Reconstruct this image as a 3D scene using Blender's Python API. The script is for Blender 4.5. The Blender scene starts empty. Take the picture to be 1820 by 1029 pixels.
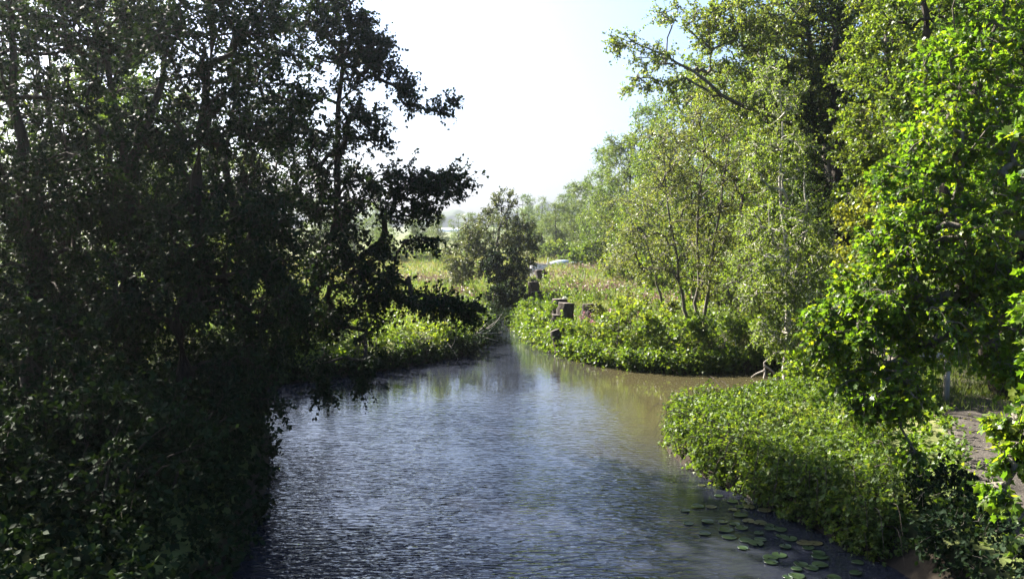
import bpy, math, random
import numpy as np
from mathutils import Vector

random.seed(7)
RNG = np.random.default_rng(7)
SC = bpy.context.scene
COL = SC.collection

# ------------------------------------------------------------------ camera
CAM_Z, F_PX, PX0, PY0 = 4.2, 1576.0, 910.0, 514.5
PITCH = math.atan(106.5 / F_PX)
cam = bpy.data.cameras.new("camera")
cam.sensor_width = 36.0
cam.lens = 36.0 * F_PX / 1820.0
cam.clip_start = 0.1
cam.clip_end = 6000.0
cam_ob = bpy.data.objects.new("camera", cam)
COL.objects.link(cam_ob)
cam_ob.location = (0, 0, CAM_Z)
cam_ob.rotation_euler = (math.pi / 2 - PITCH, 0, 0)
SC.camera = cam_ob

# ------------------------------------------------------------------ light
SUN_AZ, SUN_EL = math.radians(50), math.radians(38)      # azimuth to the left of the view
world = bpy.data.worlds.new("World")
SC.world = world
world.use_nodes = True
wn = world.node_tree
sky = wn.nodes.new('ShaderNodeTexSky')
sky.sky_type = 'NISHITA'
sky.sun_disc = False
sky.sun_elevation = SUN_EL
sky.sun_rotation = -SUN_AZ
sky.air_density = 0.85
sky.dust_density = 4.0
sky.ozone_density = 7.0
wn.nodes['Background'].inputs[1].default_value = 0.055
wn.links.new(sky.outputs[0], wn.nodes['Background'].inputs[0])
sun = bpy.data.lights.new("sun", 'SUN')
sun.energy = 5.0
sun.angle = math.radians(0.5)
sun.color = (1.0, 0.93, 0.82)
sun_ob = bpy.data.objects.new("sun", sun)
COL.objects.link(sun_ob)
SUN_DIR = Vector((-math.sin(SUN_AZ) * math.cos(SUN_EL), math.cos(SUN_AZ) * math.cos(SUN_EL), math.sin(SUN_EL)))
sun_ob.rotation_euler = SUN_DIR.to_track_quat('Z', 'Y').to_euler()
sun_ob.location = (-30, 30, 40)

SC.view_settings.view_transform = 'Standard'
SC.view_settings.look = 'None'
SC.view_settings.gamma = 1.0
SC.view_settings.use_curve_mapping = False
SC.view_settings.exposure = 2.7
SC.cycles.max_bounces = 7
SC.cycles.diffuse_bounces = 3
SC.cycles.glossy_bounces = 3
SC.cycles.transmission_bounces = 5
SC.cycles.volume_bounces = 0
SC.cycles.caustics_reflective = False
SC.cycles.caustics_refractive = False
SC.cycles.use_denoising = True


# ------------------------------------------------------------------ helpers
def P(px, py, y):
    """The point of the place seen at photo pixel (px, py) at distance y in front of the bridge."""
    u, v = (px - PX0) / F_PX, (PY0 - py) / F_PX
    t = y / (math.cos(PITCH) + v * math.sin(PITCH))
    return np.array((u * t, y, CAM_Z + t * (-math.sin(PITCH) + v * math.cos(PITCH))))


def tag(o, label=None, cat=None, group=None, kind=None):
    if label: o['label'] = label
    if cat: o['category'] = cat
    if group: o['group'] = group
    if kind: o['kind'] = kind
    return o


def empty(name, loc):
    o = bpy.data.objects.new(name, None)
    o.empty_display_size = 0.2
    o.location = [float(v) for v in loc]
    COL.objects.link(o)
    return o


def mesh_np(name, V, F, mat, attr=None, smooth=False):
    """V (n,3); F list of (k,m) index arrays of one polygon size each; attr per face."""
    me = bpy.data.meshes.new(name)
    V = np.ascontiguousarray(V, dtype=np.float32)
    F = [np.asarray(f, dtype=np.int32) for f in (F if isinstance(F, list) else [F]) if len(f)]
    me.vertices.add(len(V))
    me.vertices.foreach_set("co", V.ravel())
    loops = np.concatenate([f.ravel() for f in F])
    sizes = np.concatenate([np.full(len(f), f.shape[1], np.int32) for f in F])
    starts = np.concatenate(([0], np.cumsum(sizes)[:-1])).astype(np.int32)
    me.loops.add(len(loops))
    me.loops.foreach_set("vertex_index", loops)
    me.polygons.add(len(sizes))
    me.polygons.foreach_set("loop_start", starts)
    me.polygons.foreach_set("loop_total", sizes)
    if attr is not None:
        a = me.attributes.new("tint", 'FLOAT', 'FACE')
        a.data.foreach_set("value", np.ascontiguousarray(attr, dtype=np.float32))
    me.update(calc_edges=True)
    if smooth:
        me.polygons.foreach_set("use_smooth", np.ones(len(sizes), dtype=bool))
    if mat: me.materials.append(mat)
    return me


def link(name, me, parent=None, loc=None):
    o = bpy.data.objects.new(name, me)
    COL.objects.link(o)
    if parent is not None: o.parent = parent
    if loc is not None: o.location = [float(v) for v in loc]
    return o


def copy_tree(o, parent=None):
    c = o.copy()
    COL.objects.link(c)
    if parent is not None: c.parent = parent
    for ch in list(o.children):
        copy_tree(ch, c)
    return c


def norm(a):
    return a / np.maximum(np.linalg.norm(a, axis=-1, keepdims=True), 1e-9)


# ------------------------------------------------------------------ materials
def new_mat(name):
    m = bpy.data.materials.new(name)
    m.use_nodes = True
    nt = m.node_tree
    nt.nodes.clear()
    out = nt.nodes.new('ShaderNodeOutputMaterial')
    return m, nt, out


def N(nt, kind, **kw):
    n = nt.nodes.new(kind)
    for k, v in kw.items():
        setattr(n, k, v)
    return n


def ramp(nt, stops):
    r = nt.nodes.new('ShaderNodeValToRGB')
    while len(r.color_ramp.elements) < len(stops):
        r.color_ramp.elements.new(0.5)
    for e, (p, c) in zip(r.color_ramp.elements, stops):
        e.position = p
        e.color = (*c, 1)
    return r


def leaf_mat(name, stops, trans=(1.5, 1.35, 0.5), fac=0.42, rough=0.45, spec=0.35):
    m, nt, out = new_mat(name)
    at = N(nt, 'ShaderNodeAttribute', attribute_name="tint")
    cr = ramp(nt, stops)
    nt.links.new(at.outputs['Fac'], cr.inputs[0])
    # fine blotching inside the leaf
    no = N(nt, 'ShaderNodeTexNoise')
    no.inputs['Scale'].default_value = 35.0
    mx = N(nt, 'ShaderNodeMixRGB', blend_type='MULTIPLY')
    mx.inputs[0].default_value = 0.35
    nt.links.new(cr.outputs[0], mx.inputs[1])
    nt.links.new(no.outputs['Fac'], mx.inputs[2])
    pb = N(nt, 'ShaderNodeBsdfPrincipled')
    pb.inputs['Roughness'].default_value = rough
    pb.inputs['Specular IOR Level'].default_value = spec
    nt.links.new(mx.outputs[0], pb.inputs['Base Color'])
    tl = N(nt, 'ShaderNodeBsdfTranslucent')
    tm = N(nt, 'ShaderNodeMixRGB', blend_type='MULTIPLY')
    tm.inputs[0].default_value = 1.0
    tm.inputs[2].default_value = (*trans, 1)
    nt.links.new(mx.outputs[0], tm.inputs[1])
    nt.links.new(tm.outputs[0], tl.inputs[0])
    ms = N(nt, 'ShaderNodeMixShader')
    ms.inputs[0].default_value = fac
    nt.links.new(pb.outputs[0], ms.inputs[1])
    nt.links.new(tl.outputs[0], ms.inputs[2])
    nt.links.new(ms.outputs[0], out.inputs[0])
    return m


def noise_mat(name, stops, scale, rough=0.9, bump=0.3, stretch=(1, 1, 1), detail=6.0, bscale=None, spec=0.2):
    m, nt, out = new_mat(name)
    tc = N(nt, 'ShaderNodeTexCoord')
    mp = N(nt, 'ShaderNodeMapping')
    mp.inputs['Scale'].default_value = stretch
    nt.links.new(tc.outputs['Object'], mp.inputs[0])
    no = N(nt, 'ShaderNodeTexNoise')
    no.inputs['Scale'].default_value = scale
    no.inputs['Detail'].default_value = detail
    nt.links.new(mp.outputs[0], no.inputs['Vector'])
    cr = ramp(nt, stops)
    nt.links.new(no.outputs['Fac'], cr.inputs[0])
    pb = N(nt, 'ShaderNodeBsdfPrincipled')
    pb.inputs['Roughness'].default_value = rough
    pb.inputs['Specular IOR Level'].default_value = spec
    nt.links.new(cr.outputs[0], pb.inputs['Base Color'])
    n2 = N(nt, 'ShaderNodeTexNoise')
    n2.inputs['Scale'].default_value = bscale or scale * 3
    n2.inputs['Detail'].default_value = 5
    nt.links.new(mp.outputs[0], n2.inputs['Vector'])
    bp = N(nt, 'ShaderNodeBump')
    bp.inputs['Strength'].default_value = bump
    bp.inputs['Distance'].default_value = 0.05
    nt.links.new(n2.outputs['Fac'], bp.inputs['Height'])
    nt.links.new(bp.outputs[0], pb.inputs['Normal'])
    nt.links.new(pb.outputs[0], out.inputs[0])
    return m


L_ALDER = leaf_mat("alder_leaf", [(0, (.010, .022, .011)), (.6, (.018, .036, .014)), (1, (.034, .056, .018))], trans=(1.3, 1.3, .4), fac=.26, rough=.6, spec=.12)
L_MAPLE = leaf_mat("maple_leaf", [(0, (.040, .090, .012)), (.5, (.080, .150, .016)), (1, (.170, .205, .022))], trans=(2.4, 2.25, .65), fac=.56, rough=.42)
L_OAK = leaf_mat("oak_leaf", [(0, (.055, .090, .026)), (.6, (.085, .125, .034)), (1, (.135, .160, .045))], trans=(2.1, 2.0, .7), fac=.50)
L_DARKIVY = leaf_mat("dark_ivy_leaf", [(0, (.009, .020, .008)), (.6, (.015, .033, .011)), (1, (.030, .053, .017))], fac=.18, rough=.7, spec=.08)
L_POPLAR = leaf_mat("poplar_leaf", [(0, (.066, .105, .024)), (.6, (.100, .148, .032)), (1, (.150, .185, .055))], trans=(2.0, 1.9, .8), fac=.52, rough=.45, spec=.2)
L_WILLOW = leaf_mat("willow_leaf", [(0, (.065, .092, .030)), (.6, (.100, .130, .040)), (1, (.150, .165, .055))], trans=(2.0, 1.85, .7), fac=.50)
L_SALLOW = leaf_mat("sallow_leaf", [(0, (.042, .060, .026)), (.6, (.066, .086, .032)), (1, (.100, .115, .042))], trans=(1.7, 1.6, .7), fac=.42)
L_WOOD = leaf_mat("woodland_leaf", [(0, (.045, .085, .018)), (.6, (.078, .124, .024)), (1, (.125, .160, .034))], trans=(2.1, 2.0, .6), fac=.48)
L_BRAMBLE = leaf_mat("bramble_leaf", [(0, (.052, .095, .020)), (.6, (.088, .140, .028)), (1, (.165, .190, .060))], trans=(2.0, 1.9, .5), fac=.42, rough=.5, spec=.22)
L_HERB = leaf_mat("herb_leaf", [(0, (.055, .100, .018)), (.6, (.090, .150, .024)), (1, (.155, .195, .040))], trans=(2.0, 1.9, .5), fac=.48)
L_GOLD = leaf_mat("golden_leaf", [(0, (.110, .140, .022)), (.6, (.165, .185, .032)), (1, (.215, .215, .045))], trans=(1.5, 1.4, .5), fac=.45)
L_GRASS = leaf_mat("grass_blade", [(0, (.060, .105, .020)), (.35, (.100, .155, .030)), (.6, (.160, .175, .055)), (.8, (.230, .205, .110)), (1, (.270, .185, .150))], trans=(1.4, 1.3, .6), fac=.42, rough=.6)
L_PINK = leaf_mat("pink_petal", [(0, (.24, .08, .12)), (1, (.38, .17, .22))], trans=(1, 1, 1), fac=.4)

BARK_DARK = noise_mat("dark_bark", [(.3, (.018, .014, .011)), (.7, (.060, .048, .036))], 9, bump=.8, stretch=(1, 1, .25))
BARK_GREY = noise_mat("grey_bark", [(.3, (.060, .052, .042)), (.7, (.170, .150, .120))], 10, bump=.6, stretch=(1, 1, .3))
BARK_PALE = noise_mat("pale_bark", [(.30, (.050, .045, .040)), (.42, (.260, .240, .200)), (.75, (.420, .400, .350))], 7, bump=.4, stretch=(.6, .6, 1.6))
WOOD_CUT = noise_mat("cut_wood", [(.3, (.13, .11, .095)), (.7, (.24, .205, .18))], 14, bump=.2)
WOOD_DEAD = noise_mat("dead_wood", [(.3, (.22, .19, .16)), (.7, (.45, .41, .36))], 16, bump=.4, stretch=(1, 1, .3))
WOOD_POST = noise_mat("weathered_wood", [(.3, (.15, .13, .11)), (.7, (.36, .33, .28))], 18, bump=.4, stretch=(1, 1, .2))

# ------------------------------------------------------------------ terrain
RIVER = np.array([(-3.6, -14), (-3.3, 8), (-3.5, 11), (-4.0, 14.0), (-4.9, 17.5), (-6.2, 20.2), (-9.5, 21.2), (-15, 21.8),
                  (-15, 23.6), (-8.5, 23.4), (-6.4, 23.9), (-4.6, 25.6), (-2.9, 27.6), (-1.5, 29.8), (-.85, 33.5), (-.95, 38), (-1.0, 43), (-.7, 50),
                  (.5, 60), (2.0, 74), (3.6, 90), (10, 97), (30, 104), (60, 112), (60, 120), (28, 112), (7, 104), (1.6, 92), (.9, 74), (.9, 60), (-.15, 50), (-.35, 43), (.05, 38),
                  (.55, 34.5), (1.05, 31.5), (1.75, 29.2), (2.5, 27.6), (3.5, 26.4), (4.9, 25.7), (6.4, 26.0), (8.0, 26.8), (10.5, 27), (12, 25.6), (11, 23.6), (8.5, 22.5),
                  (5.8, 20.3), (4.2, 19.0), (3.25, 17.9), (2.95, 16.6), (3.2, 15.1), (3.75, 13.7), (4.3, 12.2), (4.75, 10.8), (5.2, 8.6), (5.6, 4), (5.9, -14)])


def river_sd(x, y):
    """Signed distance to the river's edge, positive on land."""
    x = np.asarray(x, float); y = np.asarray(y, float)
    shp = x.shape
    p = np.stack([x.ravel(), y.ravel()], 1)
    d2 = np.full(len(p), 1e18)
    inside = np.zeros(len(p), bool)
    n = len(RIVER)
    for i in range(n):
        a, b = RIVER[i], RIVER[(i + 1) % n]
        ab = b - a
        t = np.clip(((p - a) @ ab) / (ab @ ab), 0, 1)
        q = a + t[:, None] * ab
        d2 = np.minimum(d2, ((p - q) ** 2).sum(1))
        c = (a[1] > p[:, 1]) != (b[1] > p[:, 1])
        xs = a[0] + (p[:, 1] - a[1]) / (b[1] - a[1] + 1e-12) * (b[0] - a[0])
        inside ^= c & (p[:, 0] < xs)
    return (np.sqrt(d2) * np.where(inside, -1, 1)).reshape(shp)


def wob(x, y, s, seed=0.0):
    return (np.sin(x * s + 1.3 * seed) * np.cos(y * s * 1.13 - seed) + .5 * np.sin(x * s * 2.3 + y * s * 1.7 + seed * 2)
            + .3 * np.sin(-x * s * 4.1 + y * s * 3.3 + seed)) / 1.8


def H(x, y):
    x = np.asarray(x, float); y = np.asarray(y, float)
    sd = river_sd(x, y)
    land = .10 + .48 * (1 - np.exp(-np.maximum(sd, 0) / .35)) + .06 * wob(x, y, .9, 2)
    left = np.clip((-3 - x) / 4, 0, 1) * np.clip((21 - y) / 4, 0, 1)
    land = land + .55 * left
    rise = np.clip((x - 11) / 25, 0, 1) ** 1.3 * 5.0
    land = land + rise + .10 * wob(x, y, .22, 5) * np.clip(sd / 4, 0, 1)
    far = np.clip((y - 250) / 900, 0, 1)
    land = land + 9.0 * far ** 1.6 * (1 + .25 * wob(x, y, .004, 1))
    return np.where(sd >= 0, np.maximum(land, .05), np.maximum(-1.0, sd * 1.4))


def axis(lo, hi, fine_lo, fine_hi, step, growth):
    a = list(np.arange(fine_lo, fine_hi, step))
    s, v = step, a[-1]
    while v < hi:
        s *= growth; v += s; a.append(v)
    s, v = step, a[0]
    while v > lo:
        s *= growth; v -= s; a.insert(0, v)
    return np.array(a)


def grid_faces(nx, ny):
    i = np.arange(nx * ny).reshape(ny, nx)
    return np.stack([i[:-1, :-1], i[:-1, 1:], i[1:, 1:], i[1:, :-1]], -1).reshape(-1, 4)


gx, gy = axis(-1500, 1500, -13, 13, .26, 1.13), axis(-60, 3500, 7, 46, .28, 1.07)
GX, GY = np.meshgrid(gx, gy)
GZ = H(GX, GY)

m_ground, nt, out = new_mat("meadow_soil")
tc = N(nt, 'ShaderNodeTexCoord')
n1 = N(nt, 'ShaderNodeTexNoise'); n1.inputs['Scale'].default_value = .14; n1.inputs['Detail'].default_value = 6
n2 = N(nt, 'ShaderNodeTexNoise'); n2.inputs['Scale'].default_value = 3.5; n2.inputs['Detail'].default_value = 8
for q in (n1, n2): nt.links.new(tc.outputs['Object'], q.inputs['Vector'])
r1 = ramp(nt, [(.34, (.075, .120, .026)), (.52, (.130, .150, .048)), (.66, (.210, .185, .100))])
r2 = ramp(nt, [(.3, (.45, .45, .45)), (.7, (1, 1, 1))])
nt.links.new(n1.outputs['Fac'], r1.inputs[0]); nt.links.new(n2.outputs['Fac'], r2.inputs[0])
mm = N(nt, 'ShaderNodeMixRGB', blend_type='MULTIPLY'); mm.inputs[0].default_value = 1
nt.links.new(r1.outputs[0], mm.inputs[1]); nt.links.new(r2.outputs[0], mm.inputs[2])
# bare dark mud near and under the waterline
geo = N(nt, 'ShaderNodeNewGeometry'); sx = N(nt, 'ShaderNodeSeparateXYZ'); nt.links.new(geo.outputs['Position'], sx.inputs[0])
mr = N(nt, 'ShaderNodeMapRange'); mr.inputs['From Min'].default_value = .30; mr.inputs['From Max'].default_value = .5
nt.links.new(sx.outputs['Z'], mr.inputs['Value'])
md = N(nt, 'ShaderNodeMixRGB'); md.inputs[1].default_value = (.026, .021, .015, 1)
nt.links.new(mr.outputs[0], md.inputs[0]); nt.links.new(mm.outputs[0], md.inputs[2])
pb = N(nt, 'ShaderNodeBsdfPrincipled'); pb.inputs['Roughness'].default_value = .95; pb.inputs['Specular IOR Level'].default_value = .1
nt.links.new(md.outputs[0], pb.inputs['Base Color'])
bp = N(nt, 'ShaderNodeBump'); bp.inputs['Strength'].default_value = .6; bp.inputs['Distance'].default_value = .1
nt.links.new(n2.outputs['Fac'], bp.inputs['Height']); nt.links.new(bp.outputs[0], pb.inputs['Normal'])
nt.links.new(pb.outputs[0], out.inputs[0])
ground = link("ground", mesh_np("ground", np.stack([GX, GY, GZ], -1).reshape(-1, 3), grid_faces(len(gx), len(gy)), m_ground, smooth=True))
tag(ground, kind='structure')

# ------------------------------------------------------------------ water
m_water, nt, out = new_mat("river_water")
tc = N(nt, 'ShaderNodeTexCoord')
mp = N(nt, 'ShaderNodeMapping'); mp.inputs['Scale'].default_value = (1.0, 2.6, 1.0); mp.inputs['Rotation'].default_value = (0, 0, math.radians(-4))
nt.links.new(tc.outputs['Object'], mp.inputs[0])
w1 = N(nt, 'ShaderNodeTexNoise'); w1.inputs['Scale'].default_value = 4.4; w1.inputs['Detail'].default_value = 1.5; w1.inputs['Distortion'].default_value = .5
wv = N(nt, 'ShaderNodeTexWave', wave_type='BANDS', bands_direction='Y'); wv.inputs['Scale'].default_value = 2.25; wv.inputs['Distortion'].default_value = 5.5
wv.inputs['Detail'].default_value = 2.0; wv.inputs['Detail Scale'].default_value = 1.6; wv.inputs['Detail Roughness'].default_value = .5
mpw = N(nt, 'ShaderNodeMapping'); mpw.inputs['Scale'].default_value = (.8, 1, 1); mpw.inputs['Rotation'].default_value = (0, 0, math.radians(-5))
nt.links.new(tc.outputs['Object'], mpw.inputs[0]); nt.links.new(mpw.outputs[0], wv.inputs['Vector'])
nt.links.new(mp.outputs[0], w1.inputs['Vector'])
mp2 = N(nt, 'ShaderNodeMapping'); mp2.inputs['Scale'].default_value = (1.0, 1.7, 1.0); mp2.inputs['Rotation'].default_value = (0, 0, math.radians(12))
nt.links.new(tc.outputs['Object'], mp2.inputs[0])
w2 = N(nt, 'ShaderNodeTexNoise'); w2.inputs['Scale'].default_value = 7.0; w2.inputs['Detail'].default_value = 2
nt.links.new(mp2.outputs[0], w2.inputs['Vector'])
# wind patches: how ruffled the surface is
w3 = N(nt, 'ShaderNodeTexNoise'); w3.inputs['Scale'].default_value = .35; w3.inputs['Detail'].default_value = 3
nt.links.new(tc.outputs['Object'], w3.inputs['Vector'])
sxy = N(nt, 'ShaderNodeSeparateXYZ'); nt.links.new(tc.outputs['Object'], sxy.inputs[0])
fall = N(nt, 'ShaderNodeMapRange'); fall.inputs['From Min'].default_value = 11; fall.inputs['From Max'].default_value = 23
fall.inputs['To Min'].default_value = 1.0; fall.inputs['To Max'].default_value = .10
nt.links.new(sxy.outputs['Y'], fall.inputs['Value'])
# the lee of the bramble bank on the right is calm
lee = N(nt, 'ShaderNodeMapRange'); lee.inputs['From Min'].default_value = 2.0; lee.inputs['From Max'].default_value = 3.4
lee.inputs['To Min'].default_value = 1.0; lee.inputs['To Max'].default_value = .18
nt.links.new(sxy.outputs['X'], lee.inputs['Value'])
pm = N(nt, 'ShaderNodeMapRange'); pm.inputs['From Min'].default_value = .3; pm.inputs['From Max'].default_value = .65
pm.inputs['To Min'].default_value = .3; pm.inputs['To Max'].default_value = 1.0
nt.links.new(w3.outputs['Fac'], pm.inputs['Value'])
a1 = N(nt, 'ShaderNodeMath', operation='MULTIPLY'); nt.links.new(fall.outputs[0], a1.inputs[0]); nt.links.new(pm.outputs[0], a1.inputs[1])
a2 = N(nt, 'ShaderNodeMath', operation='MULTIPLY'); nt.links.new(a1.outputs[0], a2.inputs[0]); nt.links.new(lee.outputs[0], a2.inputs[1])
h2 = N(nt, 'ShaderNodeMath', operation='MULTIPLY_ADD'); h2.inputs[1].default_value = .10
h1 = N(nt, 'ShaderNodeMath', operation='MULTIPLY_ADD'); h1.inputs[1].default_value = .16
nt.links.new(wv.outputs['Fac'], h1.inputs[0]); nt.links.new(w1.outputs['Fac'], h1.inputs[2])
nt.links.new(w2.outputs['Fac'], h2.inputs[0]); nt.links.new(h1.outputs[0], h2.inputs[2])
hh = N(nt, 'ShaderNodeMath', operation='MULTIPLY'); nt.links.new(h2.outputs[0], hh.inputs[0]); nt.links.new(a2.outputs[0], hh.inputs[1])
bp = N(nt, 'ShaderNodeBump'); bp.inputs['Strength'].default_value = 1.0; bp.inputs['Distance'].default_value = .046
nt.links.new(hh.outputs[0], bp.inputs['Height'])
pb = N(nt, 'ShaderNodeBsdfPrincipled')
silt = N(nt, 'ShaderNodeMapRange'); silt.inputs['From Min'].default_value = .4; silt.inputs['From Max'].default_value = 3.2
wob3 = N(nt, 'ShaderNodeMath', operation='MULTIPLY_ADD'); wob3.inputs[1].default_value = 3.0
nt.links.new(w3.outputs['Fac'], wob3.inputs[0]); nt.links.new(sxy.outputs['X'], wob3.inputs[2])
sub = N(nt, 'ShaderNodeMath', operation='SUBTRACT'); sub.inputs[1].default_value = 1.5
nt.links.new(wob3.outputs[0], sub.inputs[0]); nt.links.new(sub.outputs[0], silt.inputs['Value'])
far_only = N(nt, 'ShaderNodeMapRange'); far_only.inputs['From Min'].default_value = 14.5; far_only.inputs['From Max'].default_value = 18.5
nt.links.new(sxy.outputs['Y'], far_only.inputs['Value'])
sm = N(nt, 'ShaderNodeMath', operation='MULTIPLY'); nt.links.new(silt.outputs[0], sm.inputs[0]); nt.links.new(far_only.outputs[0], sm.inputs[1])
wc = N(nt, 'ShaderNodeMixRGB'); wc.inputs[1].default_value = (.013, .015, .022, 1); wc.inputs[2].default_value = (.046, .040, .020, 1)  # bluish tone paints in reflected sky; the brown is silt
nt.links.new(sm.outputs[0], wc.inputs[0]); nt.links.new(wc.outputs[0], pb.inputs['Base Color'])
pb.inputs['Roughness'].default_value = .04
pb.inputs['IOR'].default_value = 1.33
nt.links.new(bp.outputs[0], pb.inputs['Normal'])
nt.links.new(pb.outputs[0], out.inputs[0])
wx, wy = np.linspace(-22, 64, 60), np.linspace(-16, 124, 100)
WX, WY = np.meshgrid(wx, wy)
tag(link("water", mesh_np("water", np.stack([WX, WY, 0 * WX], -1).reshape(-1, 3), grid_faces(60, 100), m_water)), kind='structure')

# ------------------------------------------------------------------ path on the right
pc = np.array([(6.3, 3), (6.7, 8), (7.3, 11), (8.6, 15), (10.2, 19), (12.2, 23), (15, 28)])
tt = np.linspace(0, len(pc) - 1, 70)
cx, cy = np.interp(tt, range(len(pc)), pc[:, 0]), np.interp(tt, range(len(pc)), pc[:, 1])
tn = norm(np.stack([np.gradient(cx), np.gradient(cy)], 1)); pn = np.stack([tn[:, 1], -tn[:, 0]], 1)
cols = []
for k, s in enumerate(np.linspace(-1, 1, 13)):
    w = 1.15 * s + (.10 * np.sin(tt * 7 + k) if abs(s) > .9 else 0)
    X, Y = cx + pn[:, 0] * w, cy + pn[:, 1] * w
    cols.append(np.stack([X, Y, H(X, Y) + .03 - .05 * abs(s) ** 6 + .012 * wob(X, Y, 6)], 1))
PV = np.stack(cols, 1).reshape(-1, 3)
m_path = noise_mat("trodden_earth", [(.25, (.026, .022, .018)), (.5, (.048, .041, .034)), (.75, (.085, .074, .062))], 2.2, bump=.7, detail=10, bscale=22)
tag(link("path", mesh_np("path", PV, grid_faces(13, 70), m_path, smooth=True)), kind='structure')

# ------------------------------------------------------------------ leaf outlines: (verts, faces) with the stalk at the origin, tip along +Y, face +Z
def outline(half):
    v = [(0, 0, 0)] + [(x, y, z) for x, y, z in half] + [(0, 1, -.06)]
    k = len(half)
    v += [(-x, y, z) for x, y, z in half]
    a = [0] + list(range(1, k + 1)) + [k + 1]
    b = [0] + [k + 1] + list(range(k + 1 + k, k + 1, -1))
    return np.array(v, float), [np.array([a]), np.array([b])]

OVAL = outline([(.30, .22, .07), (.36, .62, .05)])
ROUND = outline([(.40, .18, .06), (.46, .66, .04)])
LANCE = outline([(.17, .30, .04), (.15, .65, .02)])
MAPLE = outline([(.40, .04, .03), (.24, .26, .05), (.56, .52, .02), (.24, .62, .05)])
def compound(base, parts):
    V, F, n = [], {}, 0
    for (s, rz, ox, oy) in parts:
        c, q = math.cos(rz), math.sin(rz)
        v = base[0] * s
        V.append(np.stack([v[:, 0] * c - v[:, 1] * q + ox, v[:, 0] * q + v[:, 1] * c + oy, v[:, 2]], 1))
        for f in base[1]:
            F.setdefault(f.shape[1], []).append(f + n)
        n += len(v)
    return np.concatenate(V), [np.concatenate(f) for f in F.values()]
DIAM = (np.array([(0, 0, 0), (.36, .46, .07), (0, 1, -.05), (-.36, .46, .07)], float), [np.array([(0, 1, 2), (0, 2, 3)])])
TRIPLE = compound(DIAM, [(.62, 0, 0, .38), (.55, 1.15, -.02, .34), (.55, -1.15, .02, .34)])
SPRIG = compound(OVAL, [(.5, 0, 0, .5), (.45, .9, 0, .38), (.45, -.9, 0, .38), (.42, 1.1, 0, .08), (.42, -1.1, 0, .08)])
BLADE = (np.array([(-.5, 0, 0), (.5, 0, 0), (.1, 1, .3)], float), [np.array([(0, 1, 2)])])


def scatter(shape, pos, fwd, nrm, size, tint, wide=1.0):
    """Place one leaf outline at each pos; returns V, F lists, per-face tint."""
    v, fs = shape
    y = norm(fwd)
    x = norm(np.cross(y, nrm))
    z = np.cross(x, y)
    size = np.broadcast_to(np.asarray(size, float), (len(pos),))
    V = (pos[:, None, :] + size[:, None, None] * (v[None, :, 0:1] * wide * x[:, None, :] + v[None, :, 1:2] * y[:, None, :] + v[None, :, 2:3] * z[:, None, :])).reshape(-1, 3)
    off = (np.arange(len(pos)) * len(v))[:, None, None]
    F, T = [], []
    for f in fs:
        F.append((f[None] + off).reshape(-1, f.shape[1]))
        T.append(np.repeat(tint, len(f)))
    return V, F, np.concatenate(T)


def tubes(strands, sides=6):
    """strands: list of (points (n,3), radii (n)); returns V, F."""
    Vs, Fs, n0 = [], [], 0
    for pts, rad in strands:
        n = len(pts)
        t = norm(np.gradient(pts, axis=0))
        ref = np.array((1.0, .13, .07)) if abs(t[0, 2]) > .7 else np.array((.1, .05, 1.0))
        u = norm(np.cross(t, ref)); w = np.cross(t, u)
        ang = np.arange(sides) * 2 * math.pi / sides
        ring = pts[:, None, :] + rad[:, None, None] * (np.cos(ang)[None, :, None] * u[:, None, :] + np.sin(ang)[None, :, None] * w[:, None, :])
        Vs.append(ring.reshape(-1, 3))
        i = np.arange(n * sides).reshape(n, sides) + n0
        j = np.roll(i, -1, 1)
        Fs.append(np.stack([i[:-1], j[:-1], j[1:], i[1:]], -1).reshape(-1, 4))
        n0 += n * sides
    return np.concatenate(Vs), np.concatenate(Fs)


def twig_tubes(a, b, c, r, bent=True):
    """Thin three-sided twigs a > b > c, all at once."""
    m = len(a)
    ang = np.arange(3) * 2 * math.pi / 3
    t = norm(c - a)
    u = norm(np.cross(t, np.array((.31, .83, .47))))
    w = np.cross(t, u)
    circ = np.cos(ang)[None, :, None] * u[:, None] + np.sin(ang)[None, :, None] * w[:, None]
    r = np.broadcast_to(np.asarray(r, float), (m,))[:, None, None]
    if not bent:
        V = np.stack([a[:, None] + circ * r, c[:, None] + circ * r * .3], 1).reshape(-1, 3)
        i = np.arange(m * 6).reshape(m, 2, 3)
        j = np.roll(i, -1, 2)
        return V, np.stack([i[:, :-1], j[:, :-1], j[:, 1:], i[:, 1:]], -1).reshape(-1, 4)
    V = np.stack([a[:, None] + circ * r, b[:, None] + circ * r * .7, c[:, None] + circ * r * .3], 1).reshape(-1, 3)
    i = np.arange(m * 9).reshape(m, 3, 3)
    j = np.roll(i, -1, 2)
    return V, np.stack([i[:, :-1], j[:, :-1], j[:, 1:], i[:, 1:]], -1).reshape(-1, 4)


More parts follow.
